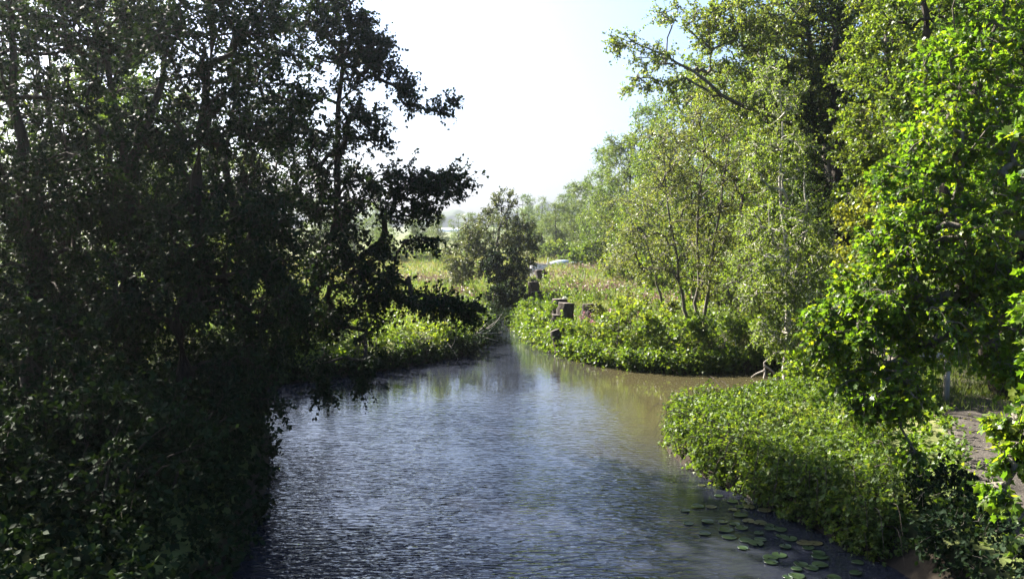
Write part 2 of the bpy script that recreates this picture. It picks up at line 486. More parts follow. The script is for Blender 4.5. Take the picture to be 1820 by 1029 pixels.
def leaves_on(cl, crad, twigs, per, shape, size, rng, droop=.25, up=.7, tint_c=None, outward=None, r=.006, wide=1.0, bent=False):
    """Twigs out of every clump centre with leaves along them."""
    n = len(cl)
    d = norm(rng.normal(size=(n, twigs, 3)) + (outward[:, None, :] * .9 if outward is not None else 0))
    d[..., 2] -= droop * .5
    d = norm(d)
    L = crad[:, None] * rng.uniform(.55, 1.25, (n, twigs))
    a = np.repeat(cl[:, None], twigs, 1)
    c = a + d * L[..., None]
    c[..., 2] -= droop * L * .35
    b = (a + c) / 2 + rng.normal(size=a.shape) * L[..., None] * .07
    b[..., 2] += .08 * L
    TV, TF = twig_tubes(a.reshape(-1, 3), b.reshape(-1, 3), c.reshape(-1, 3), r, bent)
    s = rng.uniform(.15, 1.05, (n, twigs, per))
    q = ((1 - s) ** 2)[..., None] * a[:, :, None] + (2 * s * (1 - s))[..., None] * b[:, :, None] + (s ** 2)[..., None] * c[:, :, None]
    q = q + rng.normal(size=q.shape) * (.05 * crad)[:, None, None, None]
    fwd = d[:, :, None] * .7 + rng.normal(size=q.shape) * .75
    fwd[..., 2] -= droop
    nr = rng.normal(size=q.shape) * .75
    nr[..., 2] += up
    tc_ = rng.uniform(.15, .7, n) if tint_c is None else tint_c
    tint = np.clip(tc_[:, None, None] + rng.normal(size=q.shape[:3]) * .2, 0, 1)
    sz = size * rng.uniform(.6, 1.25, q.shape[:3])
    V, F, T = scatter(shape, q.reshape(-1, 3), fwd.reshape(-1, 3), nr.reshape(-1, 3), sz.ravel(), tint.ravel(), wide)
    return V, F, T, TV, TF


def smooth_path(pts, n):
    pts = np.asarray(pts, float)
    if len(pts) == 2: pts = np.stack([pts[0], (pts[0] * 2 + pts[1]) / 3, (pts[0] + pts[1] * 2) / 3, pts[1]])
    P_ = np.vstack([2 * pts[0] - pts[1], pts, 2 * pts[-1] - pts[-2]])
    o = []
    for s in np.linspace(0, len(pts) - 1 - 1e-6, n):
        i = int(s); f = s - i
        p0, p1, p2, p3 = P_[i:i + 4]
        o.append(.5 * (2 * p1 + (p2 - p0) * f + (2 * p0 - 5 * p1 + 4 * p2 - p3) * f ** 2 + (3 * p1 - p0 - 3 * p2 + p3) * f ** 3))
    return np.array(o)


def clumps(masses, rng, hollow=.35):
    """masses: (centre, (rx, ry, rz), n) ellipsoids of foliage; clump centres spread through each."""
    out = []
    for c, r, n in masses:
        d = norm(rng.normal(size=(n, 3)))
        rad = rng.uniform(hollow ** 3, 1, n) ** (1 / 3)
        out.append(np.asarray(c) + d * rad[:, None] * np.asarray(r))
    return np.concatenate(out)


def E_(px, py, y, rpx, rpy, rd, n):
    """A foliage mass given by where it is seen and how far off it stands."""
    return (P(px, py, y), (rpx * y / F_PX, rd, rpy * y / F_PX), n)


def grow(name, label, cat, group, trunks, trunk_r, masses, leaf, shape, size, crad=.45, twigs=7, per=9, bark=BARK_DARK,
         seed=1, droop=.25, up=.7, big=8, low=.25, wide=1.0, hollow=.35, singles=0, tint=None, second=.7, dens=1.0, bent=False):
    """A tree: trunk(s), main branches as parts, fine twigs and the leafy crown.
    Clumps of leaves are spread through the masses and wired back to the trunk, radii by the pipe model."""
    rng = np.random.default_rng(seed)
    base = np.array(trunks[0][0], float)
    root = empty(name, base)
    tag(root, label, cat, group)
    pos, par, rad0 = [], [], []
    tr_idx = []
    for k, tp in enumerate(trunks):
        pts = smooth_path(tp, 14)
        ln = np.linalg.norm(pts[-1] - pts[0])
        pts[1:-1] += rng.normal(size=(12, 3)) * np.array((1, 1, .3)) * ln * .008
        ids = []
        for i, p in enumerate(pts):
            par.append(ids[-1] if ids else -1)
            ids.append(len(pos))
            pos.append(p)
            rad0.append(trunk_r * (second if k else 1) * (1 - .88 * (i / 13) ** .9) * (1.35 if i == 0 else 1))
        tr_idx.append(ids)
    ntr = len(pos)
    cl = clumps([(c_, r_, max(1, int(round(n_ * dens)))) for c_, r_, n_ in masses], rng, hollow)
    tr = np.array(pos)
    order = np.argsort(np.linalg.norm(cl[:, None] - tr[None], axis=2).min(1))
    cl = cl[order]
    MAXN = ntr + len(cl) * 14
    A = np.zeros((MAXN, 3)); A[:ntr] = tr
    usable = np.ones(MAXN, bool)
    for ids in tr_idx:
        for i in ids[:int(14 * low)]: usable[i] = False
    cnt = ntr
    tips = []
    for c in cl:
        v = c - A[:cnt]
        d = np.linalg.norm(v, axis=1)
        cost = d + .9 * np.maximum(0, A[:cnt, 2] - c[2]) + .0
        cost[:ntr] += .25
        cost[~usable[:cnt]] += 6
        i = int(np.argmin(cost))
        k = max(2, min(9, int(math.ceil(d[i] / .45))))
        p0 = A[i].copy(); side = rng.normal(size=3) * d[i] * .07
        prev = i
        for s in np.linspace(0, 1, k + 1)[1:]:
            q = p0 + (c - p0) * s + side * math.sin(math.pi * s) + np.array((0, 0, .10 * d[i] * math.sin(math.pi * s)))
            A[cnt] = q + (rng.normal(size=3) * .03 if s < 1 else 0)
            par.append(prev); rad0.append(0.0); prev = cnt; cnt += 1
        tips.append(prev)
    A = A[:cnt]
    par = np.array(par)
    w = np.zeros(cnt)
    for i in tips: w[i] += .010 ** 2.3
    for i in range(cnt - 1, ntr - 1, -1):
        w[i] = max(w[i], .007 ** 2.3)
        if par[i] >= ntr: w[par[i]] += w[i]
    rad = w ** (1 / 2.3)
    rad[:ntr] = rad0[:ntr]
    rad[ntr:] = np.minimum(rad[ntr:], trunk_r * .6)
    kids = [[] for _ in range(cnt)]
    for i in range(cnt):
        if par[i] >= 0: kids[par[i]].append(i)
    A0 = A - base
    # trunk(s)
    for ids in tr_idx:
        V, F = tubes([(A0[ids], rad[ids])], 9)
        link("trunk", mesh_np("trunk", V, F, bark, smooth=True), root)
    # branches
    groups = []
    for i in range(ntr):
        for c in kids[i]:
            if c < ntr: continue
            strands, stack = [], [(i, c)]
            while stack:
                s, c2 = stack.pop()
                path = [s, c2]
                while kids[path[-1]]:
                    ks = sorted(kids[path[-1]], key=lambda q: -rad[q])
                    for q in ks[1:]: stack.append((path[-1], q))
                    path.append(ks[0])
                rr = rad[path].copy(); rr[0] = min(rr[0], rr[1] * 1.15)
                strands.append((A0[path], rr))
            groups.append((rad[c], strands))
    groups.sort(key=lambda g: -g[0])
    for r_, st in groups[:big]:
        V, F = tubes(st, 6)
        link("branch", mesh_np("branch", V, F, bark, smooth=True), root)
    rest = [s for _, st in groups[big:] for s in st]
    # leaves
    centre = cl.mean(0)
    outw = norm(cl - (tr[np.argmin(np.linalg.norm(cl[:, None] - tr[None], axis=2), 1)] * .5 + centre * .5))
    crr = crad * rng.uniform(.7, 1.25, len(cl))
    tint_c = None if tint is None else np.clip(rng.normal(tint, .16, len(cl)), 0, 1)
    V, F, T, TV, TF = leaves_on(cl - base, crr, twigs, per, shape, size, rng, droop, up, tint_c, outw, wide=wide, bent=bent)
    if rest:
        RV, RF = tubes(rest, 4)
        TF = np.concatenate([TF, RF + len(TV)]); TV = np.concatenate([TV, RV])
    tag(link("twigs", mesh_np("twigs", TV, TF, bark), root), kind='stuff')
    tag(link("crown", mesh_np("crown", V, F, leaf, T), root), kind='stuff')
    if singles:
        single_leaves(root, base, cl, crr, shape, size, leaf, singles, rng, droop, up)
    return root


def single_leaves(root, base, cl, crr, shape, size, leaf, count, rng, droop, up):
    """The leaves nearest the bridge, big enough to be picked out one by one."""
    protos = []
    for k in range(4):
        v, fs = shape
        v = v.copy(); v[:, 2] += .10 * (k - 1.5) * v[:, 1] ** 2 * .6
        protos.append(mesh_np("leaf", v * size, fs, leaf, np.full(sum(len(f) for f in fs), .35 + .18 * k)))
    d = np.linalg.norm(cl - np.array((0, 0, CAM_Z)), axis=1)
    near = np.argsort(d)[:max(20, len(cl) // 4)]
    for k in range(count):
        i = near[k % len(near)]
        q = cl[i] + norm(rng.normal(size=3) + np.array((-.35, -.9, .1))) * crr[i] * rng.uniform(.85, 1.25)
        y = Vector(rng.normal(size=3) * .7 + np.array((-.2, -.3, -droop))).normalized()
        n = Vector(rng.normal(size=3) * .6 + np.array((0, -.25, up)))
        x = y.cross(n).normalized(); z = x.cross(y)
        o = link("leaf", protos[k % 4], root, q - base)
        s = rng.uniform(.75, 1.25)
        m = __import__('mathutils').Matrix((x, y, z)).transposed()
        o.rotation_euler = m.to_euler(); o.scale = (s, s, s)


def on(x, y, dz=-.05):
    return np.array((x, y, float(H(x, y)) + dz))


def px_trunk(y, pts, foot):
    """A trunk seen at the given pixels, standing on the ground at foot."""
    return [on(*foot)] + [P(a, b, y + dy) for a, b, dy in pts]

# ================================================================== LEFT BANK: dark alders
AG = "alders on the left bank"
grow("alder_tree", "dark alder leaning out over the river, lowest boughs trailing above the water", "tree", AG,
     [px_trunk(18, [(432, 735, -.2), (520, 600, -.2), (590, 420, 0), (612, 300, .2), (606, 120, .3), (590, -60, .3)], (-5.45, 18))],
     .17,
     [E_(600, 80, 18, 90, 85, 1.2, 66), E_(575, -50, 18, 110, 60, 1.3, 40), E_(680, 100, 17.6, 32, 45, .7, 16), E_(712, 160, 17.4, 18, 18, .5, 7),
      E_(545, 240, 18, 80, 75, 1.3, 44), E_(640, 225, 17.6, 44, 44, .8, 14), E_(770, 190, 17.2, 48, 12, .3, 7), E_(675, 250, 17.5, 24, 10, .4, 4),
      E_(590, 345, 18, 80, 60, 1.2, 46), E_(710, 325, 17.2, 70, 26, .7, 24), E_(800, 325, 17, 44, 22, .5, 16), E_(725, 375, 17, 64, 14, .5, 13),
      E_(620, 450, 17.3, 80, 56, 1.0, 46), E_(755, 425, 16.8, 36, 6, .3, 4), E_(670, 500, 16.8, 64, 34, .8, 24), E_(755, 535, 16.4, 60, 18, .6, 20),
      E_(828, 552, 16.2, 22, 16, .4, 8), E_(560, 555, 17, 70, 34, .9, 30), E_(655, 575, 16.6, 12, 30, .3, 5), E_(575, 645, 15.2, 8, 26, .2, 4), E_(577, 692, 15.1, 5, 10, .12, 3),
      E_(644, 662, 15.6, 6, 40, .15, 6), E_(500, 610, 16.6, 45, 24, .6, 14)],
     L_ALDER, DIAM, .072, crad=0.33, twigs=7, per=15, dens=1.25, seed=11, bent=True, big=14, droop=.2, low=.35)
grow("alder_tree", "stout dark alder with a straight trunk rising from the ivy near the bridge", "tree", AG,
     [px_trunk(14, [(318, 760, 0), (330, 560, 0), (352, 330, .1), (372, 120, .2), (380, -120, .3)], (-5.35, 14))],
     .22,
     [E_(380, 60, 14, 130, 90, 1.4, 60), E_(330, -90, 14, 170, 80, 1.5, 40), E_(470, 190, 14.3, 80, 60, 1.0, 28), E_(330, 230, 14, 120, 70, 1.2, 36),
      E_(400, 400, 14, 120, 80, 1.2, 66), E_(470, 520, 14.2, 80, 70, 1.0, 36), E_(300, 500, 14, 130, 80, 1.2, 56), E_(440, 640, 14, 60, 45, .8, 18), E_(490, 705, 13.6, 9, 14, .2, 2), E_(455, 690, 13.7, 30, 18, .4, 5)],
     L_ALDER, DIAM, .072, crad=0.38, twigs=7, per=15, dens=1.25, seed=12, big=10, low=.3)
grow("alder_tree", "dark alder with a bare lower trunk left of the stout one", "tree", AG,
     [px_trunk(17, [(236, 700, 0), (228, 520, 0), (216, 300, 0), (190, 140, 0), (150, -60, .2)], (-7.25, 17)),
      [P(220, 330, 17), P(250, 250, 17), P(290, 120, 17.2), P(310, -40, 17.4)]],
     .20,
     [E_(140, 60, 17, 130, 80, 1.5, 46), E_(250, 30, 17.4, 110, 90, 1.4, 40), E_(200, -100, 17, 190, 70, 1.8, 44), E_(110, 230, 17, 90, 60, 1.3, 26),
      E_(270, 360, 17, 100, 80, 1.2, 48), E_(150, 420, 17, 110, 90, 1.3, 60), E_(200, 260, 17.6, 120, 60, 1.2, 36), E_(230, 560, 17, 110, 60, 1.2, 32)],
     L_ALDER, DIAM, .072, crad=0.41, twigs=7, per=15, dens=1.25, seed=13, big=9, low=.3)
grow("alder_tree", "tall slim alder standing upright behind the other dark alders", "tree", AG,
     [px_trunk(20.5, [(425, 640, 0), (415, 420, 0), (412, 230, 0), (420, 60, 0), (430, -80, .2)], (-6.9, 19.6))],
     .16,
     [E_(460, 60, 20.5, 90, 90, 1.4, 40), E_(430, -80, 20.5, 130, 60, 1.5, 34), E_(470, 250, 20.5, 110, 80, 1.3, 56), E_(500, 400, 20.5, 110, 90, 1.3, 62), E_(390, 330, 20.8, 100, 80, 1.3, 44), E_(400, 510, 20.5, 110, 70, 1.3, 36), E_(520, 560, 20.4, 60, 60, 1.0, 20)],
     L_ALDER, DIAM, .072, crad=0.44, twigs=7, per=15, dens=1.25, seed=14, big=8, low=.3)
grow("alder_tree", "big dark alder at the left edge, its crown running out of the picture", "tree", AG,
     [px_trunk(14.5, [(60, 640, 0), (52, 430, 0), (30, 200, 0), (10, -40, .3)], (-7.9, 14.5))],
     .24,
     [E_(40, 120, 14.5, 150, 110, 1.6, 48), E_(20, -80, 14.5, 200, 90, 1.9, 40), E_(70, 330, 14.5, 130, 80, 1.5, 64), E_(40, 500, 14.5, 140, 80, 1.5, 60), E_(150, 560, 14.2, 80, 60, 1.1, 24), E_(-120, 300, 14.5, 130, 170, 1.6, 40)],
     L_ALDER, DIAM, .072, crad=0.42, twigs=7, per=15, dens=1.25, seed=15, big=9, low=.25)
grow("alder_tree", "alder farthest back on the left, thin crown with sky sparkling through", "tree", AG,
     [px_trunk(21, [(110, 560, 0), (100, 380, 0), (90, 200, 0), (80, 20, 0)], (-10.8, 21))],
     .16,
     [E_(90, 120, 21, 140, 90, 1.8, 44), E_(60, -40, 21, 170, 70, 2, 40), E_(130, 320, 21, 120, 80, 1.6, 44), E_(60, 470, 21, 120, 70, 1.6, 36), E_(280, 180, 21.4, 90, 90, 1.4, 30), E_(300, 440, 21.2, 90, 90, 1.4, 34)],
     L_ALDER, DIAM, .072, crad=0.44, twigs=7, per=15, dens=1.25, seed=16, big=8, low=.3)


rngA = [((-7.6, 7.2, 8.2), (2.6, 3.2, 1.6), 60), ((-6.2, 4.0, 8.6), (2.6, 2.6, 1.5), 40), ((-9.5, 9.5, 5.5), (1.6, 2.4, 2.2), 50), ((-9.0, 5.5, 4.5), (1.8, 3.0, 2.2), 50)]  # unseen alder added to keep sky light off the left bank
grow("alder_tree", "unseen dark alder added beside the bridge, left of the picture, to block sky light", "tree", AG,
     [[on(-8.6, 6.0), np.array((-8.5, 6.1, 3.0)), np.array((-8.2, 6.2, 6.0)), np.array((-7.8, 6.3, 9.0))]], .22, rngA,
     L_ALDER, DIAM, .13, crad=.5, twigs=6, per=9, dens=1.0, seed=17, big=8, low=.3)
grow("alder_tree", "unseen dark alder added farther along the left bank to block sun flecks", "tree", AG,
     [[on(-13.2, 15.5), np.array((-13.1, 15.5, 3.0)), np.array((-12.9, 15.6, 6.0)), np.array((-12.8, 15.6, 10.0))]], .22,  # unseen alder added to stop sun flecks on the left bank
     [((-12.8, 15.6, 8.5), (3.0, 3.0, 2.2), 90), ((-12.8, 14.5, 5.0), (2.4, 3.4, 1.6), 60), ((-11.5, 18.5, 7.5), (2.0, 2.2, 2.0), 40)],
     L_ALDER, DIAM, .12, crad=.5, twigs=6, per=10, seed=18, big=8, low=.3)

# ------------------------------------------------------------------ shrubs
def shrub(name, label, cat, group, at, r, n, leaf, shape, size, seed, crad=.3, twigs=7, per=7, stems=5, tint=None, droop=.2, stem=BARK_GREY, up=.75, masses=None, wide=1.0):
    rng = np.random.default_rng(seed)
    base = np.asarray(at, float)
    root = empty(name, base)
    tag(root, label, cat, group)
    if masses is None:
        masses = [(base + np.array((0, 0, r[2] * .52)), np.array((r[0], r[1], r[2] * .5)), n)]
    cl = clumps(masses, rng, .45)
    low = float(base[2]) + .08
    cl[:, 2] = np.maximum(cl[:, 2], low + .5 * rng.random(len(cl)) * .3)
    if stems:
        pick = cl[rng.choice(len(cl), min(stems * 3, len(cl)), replace=False)]
        st = []
        for q in pick:
            f = base + np.array((rng.normal() * r[0] * .22, rng.normal() * r[1] * .22, 0))
            pts = smooth_path([f, f * .5 + q * .5 + np.array((0, 0, .12 * r[2])), q], 6)
            st.append((pts - base, np.linspace(.022, .006, 6)))
        V, F = tubes(st, 5)
        link("stems", mesh_np("stems", V, F, stem, smooth=True), root)
    tc_ = None if tint is None else np.clip(rng.normal(tint, .15, len(cl)), 0, 1)
    ow = norm(cl - base - np.array((0, 0, r[2] * .2)))
    V, F, T, TV, TF = leaves_on(cl - base, crad * rng.uniform(.7, 1.25, len(cl)), twigs, per, shape, size, rng, droop, up, tc_, ow, r=.004, wide=wide)
    tag(link("twigs", mesh_np("twigs", TV, TF, stem), root), kind='stuff')
    tag(link("foliage", mesh_np("foliage", V, F, leaf, T), root), kind='stuff')
    return root


UG = "dark shrubs on the left bank"
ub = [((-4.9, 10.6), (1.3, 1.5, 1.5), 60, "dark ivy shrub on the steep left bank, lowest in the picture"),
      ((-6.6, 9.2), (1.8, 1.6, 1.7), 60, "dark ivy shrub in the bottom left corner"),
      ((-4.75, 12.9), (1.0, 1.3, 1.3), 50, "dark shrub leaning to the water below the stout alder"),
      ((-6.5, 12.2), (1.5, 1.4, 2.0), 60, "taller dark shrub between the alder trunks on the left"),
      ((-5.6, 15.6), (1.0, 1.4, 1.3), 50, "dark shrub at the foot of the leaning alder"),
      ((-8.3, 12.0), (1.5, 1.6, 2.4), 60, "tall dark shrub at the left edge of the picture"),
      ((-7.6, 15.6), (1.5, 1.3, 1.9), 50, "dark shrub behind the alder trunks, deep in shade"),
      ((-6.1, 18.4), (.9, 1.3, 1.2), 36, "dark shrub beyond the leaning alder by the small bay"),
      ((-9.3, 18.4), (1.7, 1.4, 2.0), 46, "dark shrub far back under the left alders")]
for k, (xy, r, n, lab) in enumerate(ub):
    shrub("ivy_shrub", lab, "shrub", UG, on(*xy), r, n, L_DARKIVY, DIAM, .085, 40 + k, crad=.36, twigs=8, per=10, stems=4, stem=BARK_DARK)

# ================================================================== FAR LEFT BANK
FG = "sunlit shrubs on the far left bank"
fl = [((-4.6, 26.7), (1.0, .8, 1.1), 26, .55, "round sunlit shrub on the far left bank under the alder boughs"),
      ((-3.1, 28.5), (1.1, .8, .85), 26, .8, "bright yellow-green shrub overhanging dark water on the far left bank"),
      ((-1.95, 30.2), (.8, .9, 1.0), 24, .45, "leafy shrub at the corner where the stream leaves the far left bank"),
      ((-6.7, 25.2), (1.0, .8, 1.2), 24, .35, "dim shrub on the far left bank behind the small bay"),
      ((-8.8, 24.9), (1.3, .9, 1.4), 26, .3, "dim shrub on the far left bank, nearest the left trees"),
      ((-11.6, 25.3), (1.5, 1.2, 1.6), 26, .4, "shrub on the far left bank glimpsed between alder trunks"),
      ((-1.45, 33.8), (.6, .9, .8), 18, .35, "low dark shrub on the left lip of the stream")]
for k, (xy, r, n, t, lab) in enumerate(fl):
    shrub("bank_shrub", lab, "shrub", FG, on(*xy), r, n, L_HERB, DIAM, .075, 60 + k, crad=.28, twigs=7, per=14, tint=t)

# ================================================================== CENTRE: small tree by the stream
grow("willow_tree", "small round grey-green willow standing alone by the stream", "tree", None,
     [[on(-.95, 48, -.1), P(886, 490, 48), P(885, 440, 48), P(890, 395, 48), P(915, 352, 48)],
      [P(880, 480, 48), P(855, 440, 48), P(830, 410, 48)]],
     .16,
     [E_(880, 415, 48, 58, 44, 1.6, 60), E_(835, 455, 48, 45, 40, 1.3, 44), E_(925, 430, 48, 32, 52, 1.2, 40), E_(905, 358, 48, 30, 18, .6, 12), E_(820, 480, 47.8, 30, 24, 1.0, 18),
      E_(925, 485, 48, 22, 36, .8, 16)],
     L_SALLOW, DIAM, .085, dens=1.7, crad=.38, twigs=7, per=18, bark=BARK_GREY, seed=21, big=8, tint=.5)
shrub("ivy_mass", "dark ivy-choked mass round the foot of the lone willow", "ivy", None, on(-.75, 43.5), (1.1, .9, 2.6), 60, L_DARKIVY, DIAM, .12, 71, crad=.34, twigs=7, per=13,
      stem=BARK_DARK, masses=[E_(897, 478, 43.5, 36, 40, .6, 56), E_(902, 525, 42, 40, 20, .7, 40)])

# ================================================================== RIGHT BANK of the stream: brambles
RG = "bramble bushes along the right bank of the stream"
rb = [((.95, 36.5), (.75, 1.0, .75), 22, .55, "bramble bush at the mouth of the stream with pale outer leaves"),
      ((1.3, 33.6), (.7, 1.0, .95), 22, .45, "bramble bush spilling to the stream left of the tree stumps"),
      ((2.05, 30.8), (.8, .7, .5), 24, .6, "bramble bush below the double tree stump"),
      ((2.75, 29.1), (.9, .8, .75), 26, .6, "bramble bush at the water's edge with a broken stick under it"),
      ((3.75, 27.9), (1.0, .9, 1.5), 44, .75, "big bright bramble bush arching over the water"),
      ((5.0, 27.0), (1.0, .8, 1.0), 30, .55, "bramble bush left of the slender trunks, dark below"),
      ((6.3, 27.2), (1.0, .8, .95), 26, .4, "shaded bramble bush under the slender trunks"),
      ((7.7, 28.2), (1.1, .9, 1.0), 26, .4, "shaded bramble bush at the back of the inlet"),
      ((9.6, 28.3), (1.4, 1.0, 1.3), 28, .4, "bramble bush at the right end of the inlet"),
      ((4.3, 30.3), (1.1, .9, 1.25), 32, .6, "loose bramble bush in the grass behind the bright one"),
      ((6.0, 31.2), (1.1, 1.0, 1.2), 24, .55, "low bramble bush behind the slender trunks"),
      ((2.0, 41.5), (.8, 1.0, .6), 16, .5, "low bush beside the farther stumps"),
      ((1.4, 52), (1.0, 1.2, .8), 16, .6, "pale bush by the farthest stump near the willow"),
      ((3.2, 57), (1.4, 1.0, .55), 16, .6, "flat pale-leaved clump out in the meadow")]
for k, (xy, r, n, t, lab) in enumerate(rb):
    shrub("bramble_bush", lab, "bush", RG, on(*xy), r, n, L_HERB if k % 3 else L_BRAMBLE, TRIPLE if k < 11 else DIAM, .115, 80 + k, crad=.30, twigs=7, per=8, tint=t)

# upright young shoots standing out of the brambles
for k, (x, y, h, lab) in enumerate([(4.1, 31.6, 1.7, "upright leafy shoot standing above the bright bramble bush"), (5.3, 29.6, 1.6, "leafy shoot just left of the slender trunks"), (3.0, 30.2, 1.25, "short leafy shoot right of the slanting log"),
                                    (8.6, 29.0, 1.9, "leafy shoot at the back of the inlet"), (-2.4, 29.6, 1.3, "leafy shoot on the far left bank above the dark water"), (-5.6, 26.6, 1.5, "leafy shoot on the far left bank near the bay")]):
    shrub("young_shoot", lab, "shoot", "young shoots on the banks", on(x, y), (.28, .28, h), 14, L_WILLOW, DIAM, .085, 160 + k, crad=.24, twigs=6, per=9, stems=3, tint=.6, masses=[(on(x, y) + np.array((0, 0, h * .6)), np.array((.22, .22, h * .42)), 14)])

# ------------------------------------------------------------------ stumps of felled trees
def stump_stem(root, foot, top, r, seed, cut=WOOD_CUT):
    rng = np.random.default_rng(seed)
    n, s = 9, 18
    ax = smooth_path([foot, (np.asarray(foot) + top) / 2 + rng.normal(size=3) * .03, top], n)
    t = norm(ax[-1] - ax[0]); u = norm(np.cross(t, (.2, 1, .1))); w = np.cross(t, u)
    ang = np.arange(s) * 2 * math.pi / s
    lob = 1 + .10 * np.sin(3 * ang + rng.uniform(0, 6)) + .07 * np.sin(5 * ang + rng.uniform(0, 6)) + .05 * rng.normal(size=s)
    V = []
    for i in range(n):
        f = 1.0 + .55 * (1 - i / (n - 1)) ** 3 + .06 * math.sin(i * 2.1 + seed)
        if i == n - 1: f *= .96
        V.append(ax[i] + r * f * lob[:, None] * (1 + .05 * rng.normal(size=(s, 1))) * (np.cos(ang)[:, None] * u + np.sin(ang)[:, None] * w))
    V = np.concatenate(V)
    i = np.arange(n * s).reshape(n, s); j = np.roll(i, -1, 1)
    st = link("stem", mesh_np("stem", V, np.stack([i[:-1], j[:-1], j[1:], i[1:]], -1).reshape(-1, 4), BARK_DARK, smooth=False), root)
    rim = V[-s:]
    c = rim.mean(0) + t * .012
    inner = c + (rim - rim.mean(0)) * .97
    CV = np.concatenate([rim, inner, [c + t * .006]])
    k = np.arange(s); k2 = np.roll(k, -1)
    link("cut_face", mesh_np("cut_face", CV, [np.stack([k, k2, k2 + s, k + s], 1), np.stack([k + s, k2 + s, np.full(s, 2 * s)], 1)], cut), st)


SG = "stumps of felled trees beside the stream"
stumps = [("dark tree stump with a pale level cut, behind the double stump", 33.5, [((996, 562), (995, 541), .30)]),
          ("double tree stump with two pale cut tops beside the stream", 31.6, [((1004, 592), (1008, 549), .27), ((990, 600), (993, 570), .24)]),
          ("blackened broad stump behind the pink flowers", 34, [((1050, 566), (1048, 550), .33), ((1062, 568), (1066, 556), .22)]),
          ("slanting sawn log sticking out of the brambles over the stream", 29.6, [((999, 622), (986, 598), .17)]),
          ("stump with a pale cut low in the grass near the willow", 43, [((954, 540), (953, 526), .26)]),
          ("tall dark stump behind the low pale one near the willow", 45, [((950, 528), (948, 508), .30)]),
          ("short black stump right of the tall one near the willow", 42.5, [((963, 546), (964, 531), .24)]),
          ("farthest dark stump standing below the white boats", 62, [((961, 500), (960, 485), .38)])]
for k, (lab, y, st) in enumerate(stumps):
    p0 = P(*st[0][0], y)
    b = on(p0[0], y, -.03)
    root = empty("tree_stump", b)
    tag(root, lab, "stump", SG)
    for q, (f, t, r) in enumerate(st):
        ft, tp = P(*f, y), P(*t, y)
        ft[2] = min(ft[2], float(H(ft[0], y)) - .03)
        stump_stem(root, ft - b, tp - b + np.array((0, .05, .20)), r * .98, 200 + 3 * k + q, BARK_DARK if 'black' in lab else WOOD_CUT)

# ------------------------------------------------------------------ pink flowers
rng = np.random.default_rng(5)
def flowers(label, at, r, n, seed):
    rng = np.random.default_rng(seed)
    b = on(*at)
    root = empty("pink_flowers", b); tag(root, label, "flowers", "pink flower patches in the meadow")
    f = np.stack([rng.normal(size=n) * r[0], rng.normal(size=n) * r[1], np.zeros(n)], 1)
    hgt = rng.uniform(.45, .95, n) * r[2]
    top = f + np.stack([rng.normal(size=n) * .05, rng.normal(size=n) * .05, hgt], 1)
    TV, TF = twig_tubes(f, (f + top) / 2, top, .005)
    tag(link("stalks", mesh_np("stalks", TV, TF, L_HERB, np.full(len(TF), .5)), root), kind='stuff')
    m = 7
    q = (top[:, None] + rng.normal(size=(n, m, 3)) * np.array((.035, .035, .09))).reshape(-1, 3)
    V, F, T = scatter(ROUND, q, rng.normal(size=q.shape), rng.normal(size=q.shape), .06 * rng.uniform(.7, 1.3, len(q)), rng.random(len(q)))
    tag(link("petals", mesh_np("petals", V, F, L_PINK, T), root), kind='stuff')
flowers("pink flowers in front of the blackened broad stump", (3.15, 32.2), (.34, .35, .62), 34, 301)
flowers("small pink flower patch beside the stumps near the willow", (1.9, 47), (.3, .5, .6), 24, 302)

# ================================================================== RIGHT: slender young trees
YG = "slender young trees on the right bank"
def young(label, foot, y, pts, masses, seed, r=.085, leaf=L_WILLOW, bark=BARK_GREY, size=.068, shape=DIAM, twigs=7, per=15, **kw):
    return grow("slender_tree", label, "tree", YG, [px_trunk(y, [(a, b, 0) for a, b in pts], foot)] if not isinstance(pts[0], list) else pts, r, masses, leaf, shape, size,
                bark=bark, seed=seed, big=6, **kw)
young("slender tree with a thin trunk leaning left at the water's edge", (5.75, 28.9), 28.9, [(1222, 570), (1208, 480), (1190, 380), (1178, 250)],
      [E_(1190, 260, 28.9, 40, 50, .9, 28), E_(1180, 360, 28.9, 60, 60, 1.0, 44), E_(1150, 450, 28.6, 60, 50, .9, 34), E_(1220, 480, 28.8, 40, 50, .8, 22), E_(1110, 420, 28.9, 35, 40, .7, 14)], 31, tint=.5, crad=.42)
young("slender tree with a straight trunk between the leaning pair", (6.15, 29.6), 29.6, [(1237, 560), (1240, 450), (1243, 320), (1248, 180)],
      [E_(1250, 190, 29.6, 40, 50, .9, 28), E_(1245, 300, 29.6, 60, 60, 1.1, 46), E_(1260, 400, 29.6, 55, 60, 1.0, 38), E_(1280, 500, 29.4, 40, 40, .8, 20)], 32, tint=.45, crad=.42)
young("slender tree leaning right, third of the close trunks", (6.45, 29.2), 29.2, [(1252, 560), (1264, 450), (1284, 330), (1300, 200)],
      [E_(1310, 220, 29.2, 45, 50, .9, 28), E_(1315, 330, 29.2, 55, 60, 1.0, 40), E_(1300, 440, 29.2, 55, 50, 1.0, 34), E_(1330, 520, 29, 40, 45, .8, 22)], 33, tint=.5, crad=.42)
young("thin tree leaning left out in the meadow grass", (6.4, 36.4), 36.4, [(1180, 545), (1166, 495), (1150, 430), (1135, 360)],
      [E_(1130, 370, 36.4, 45, 50, 1.0, 30), E_(1140, 440, 36.4, 60, 40, 1.0, 30), E_(1100, 470, 36, 35, 30, .8, 14)], 34, tint=.6, crad=.45)
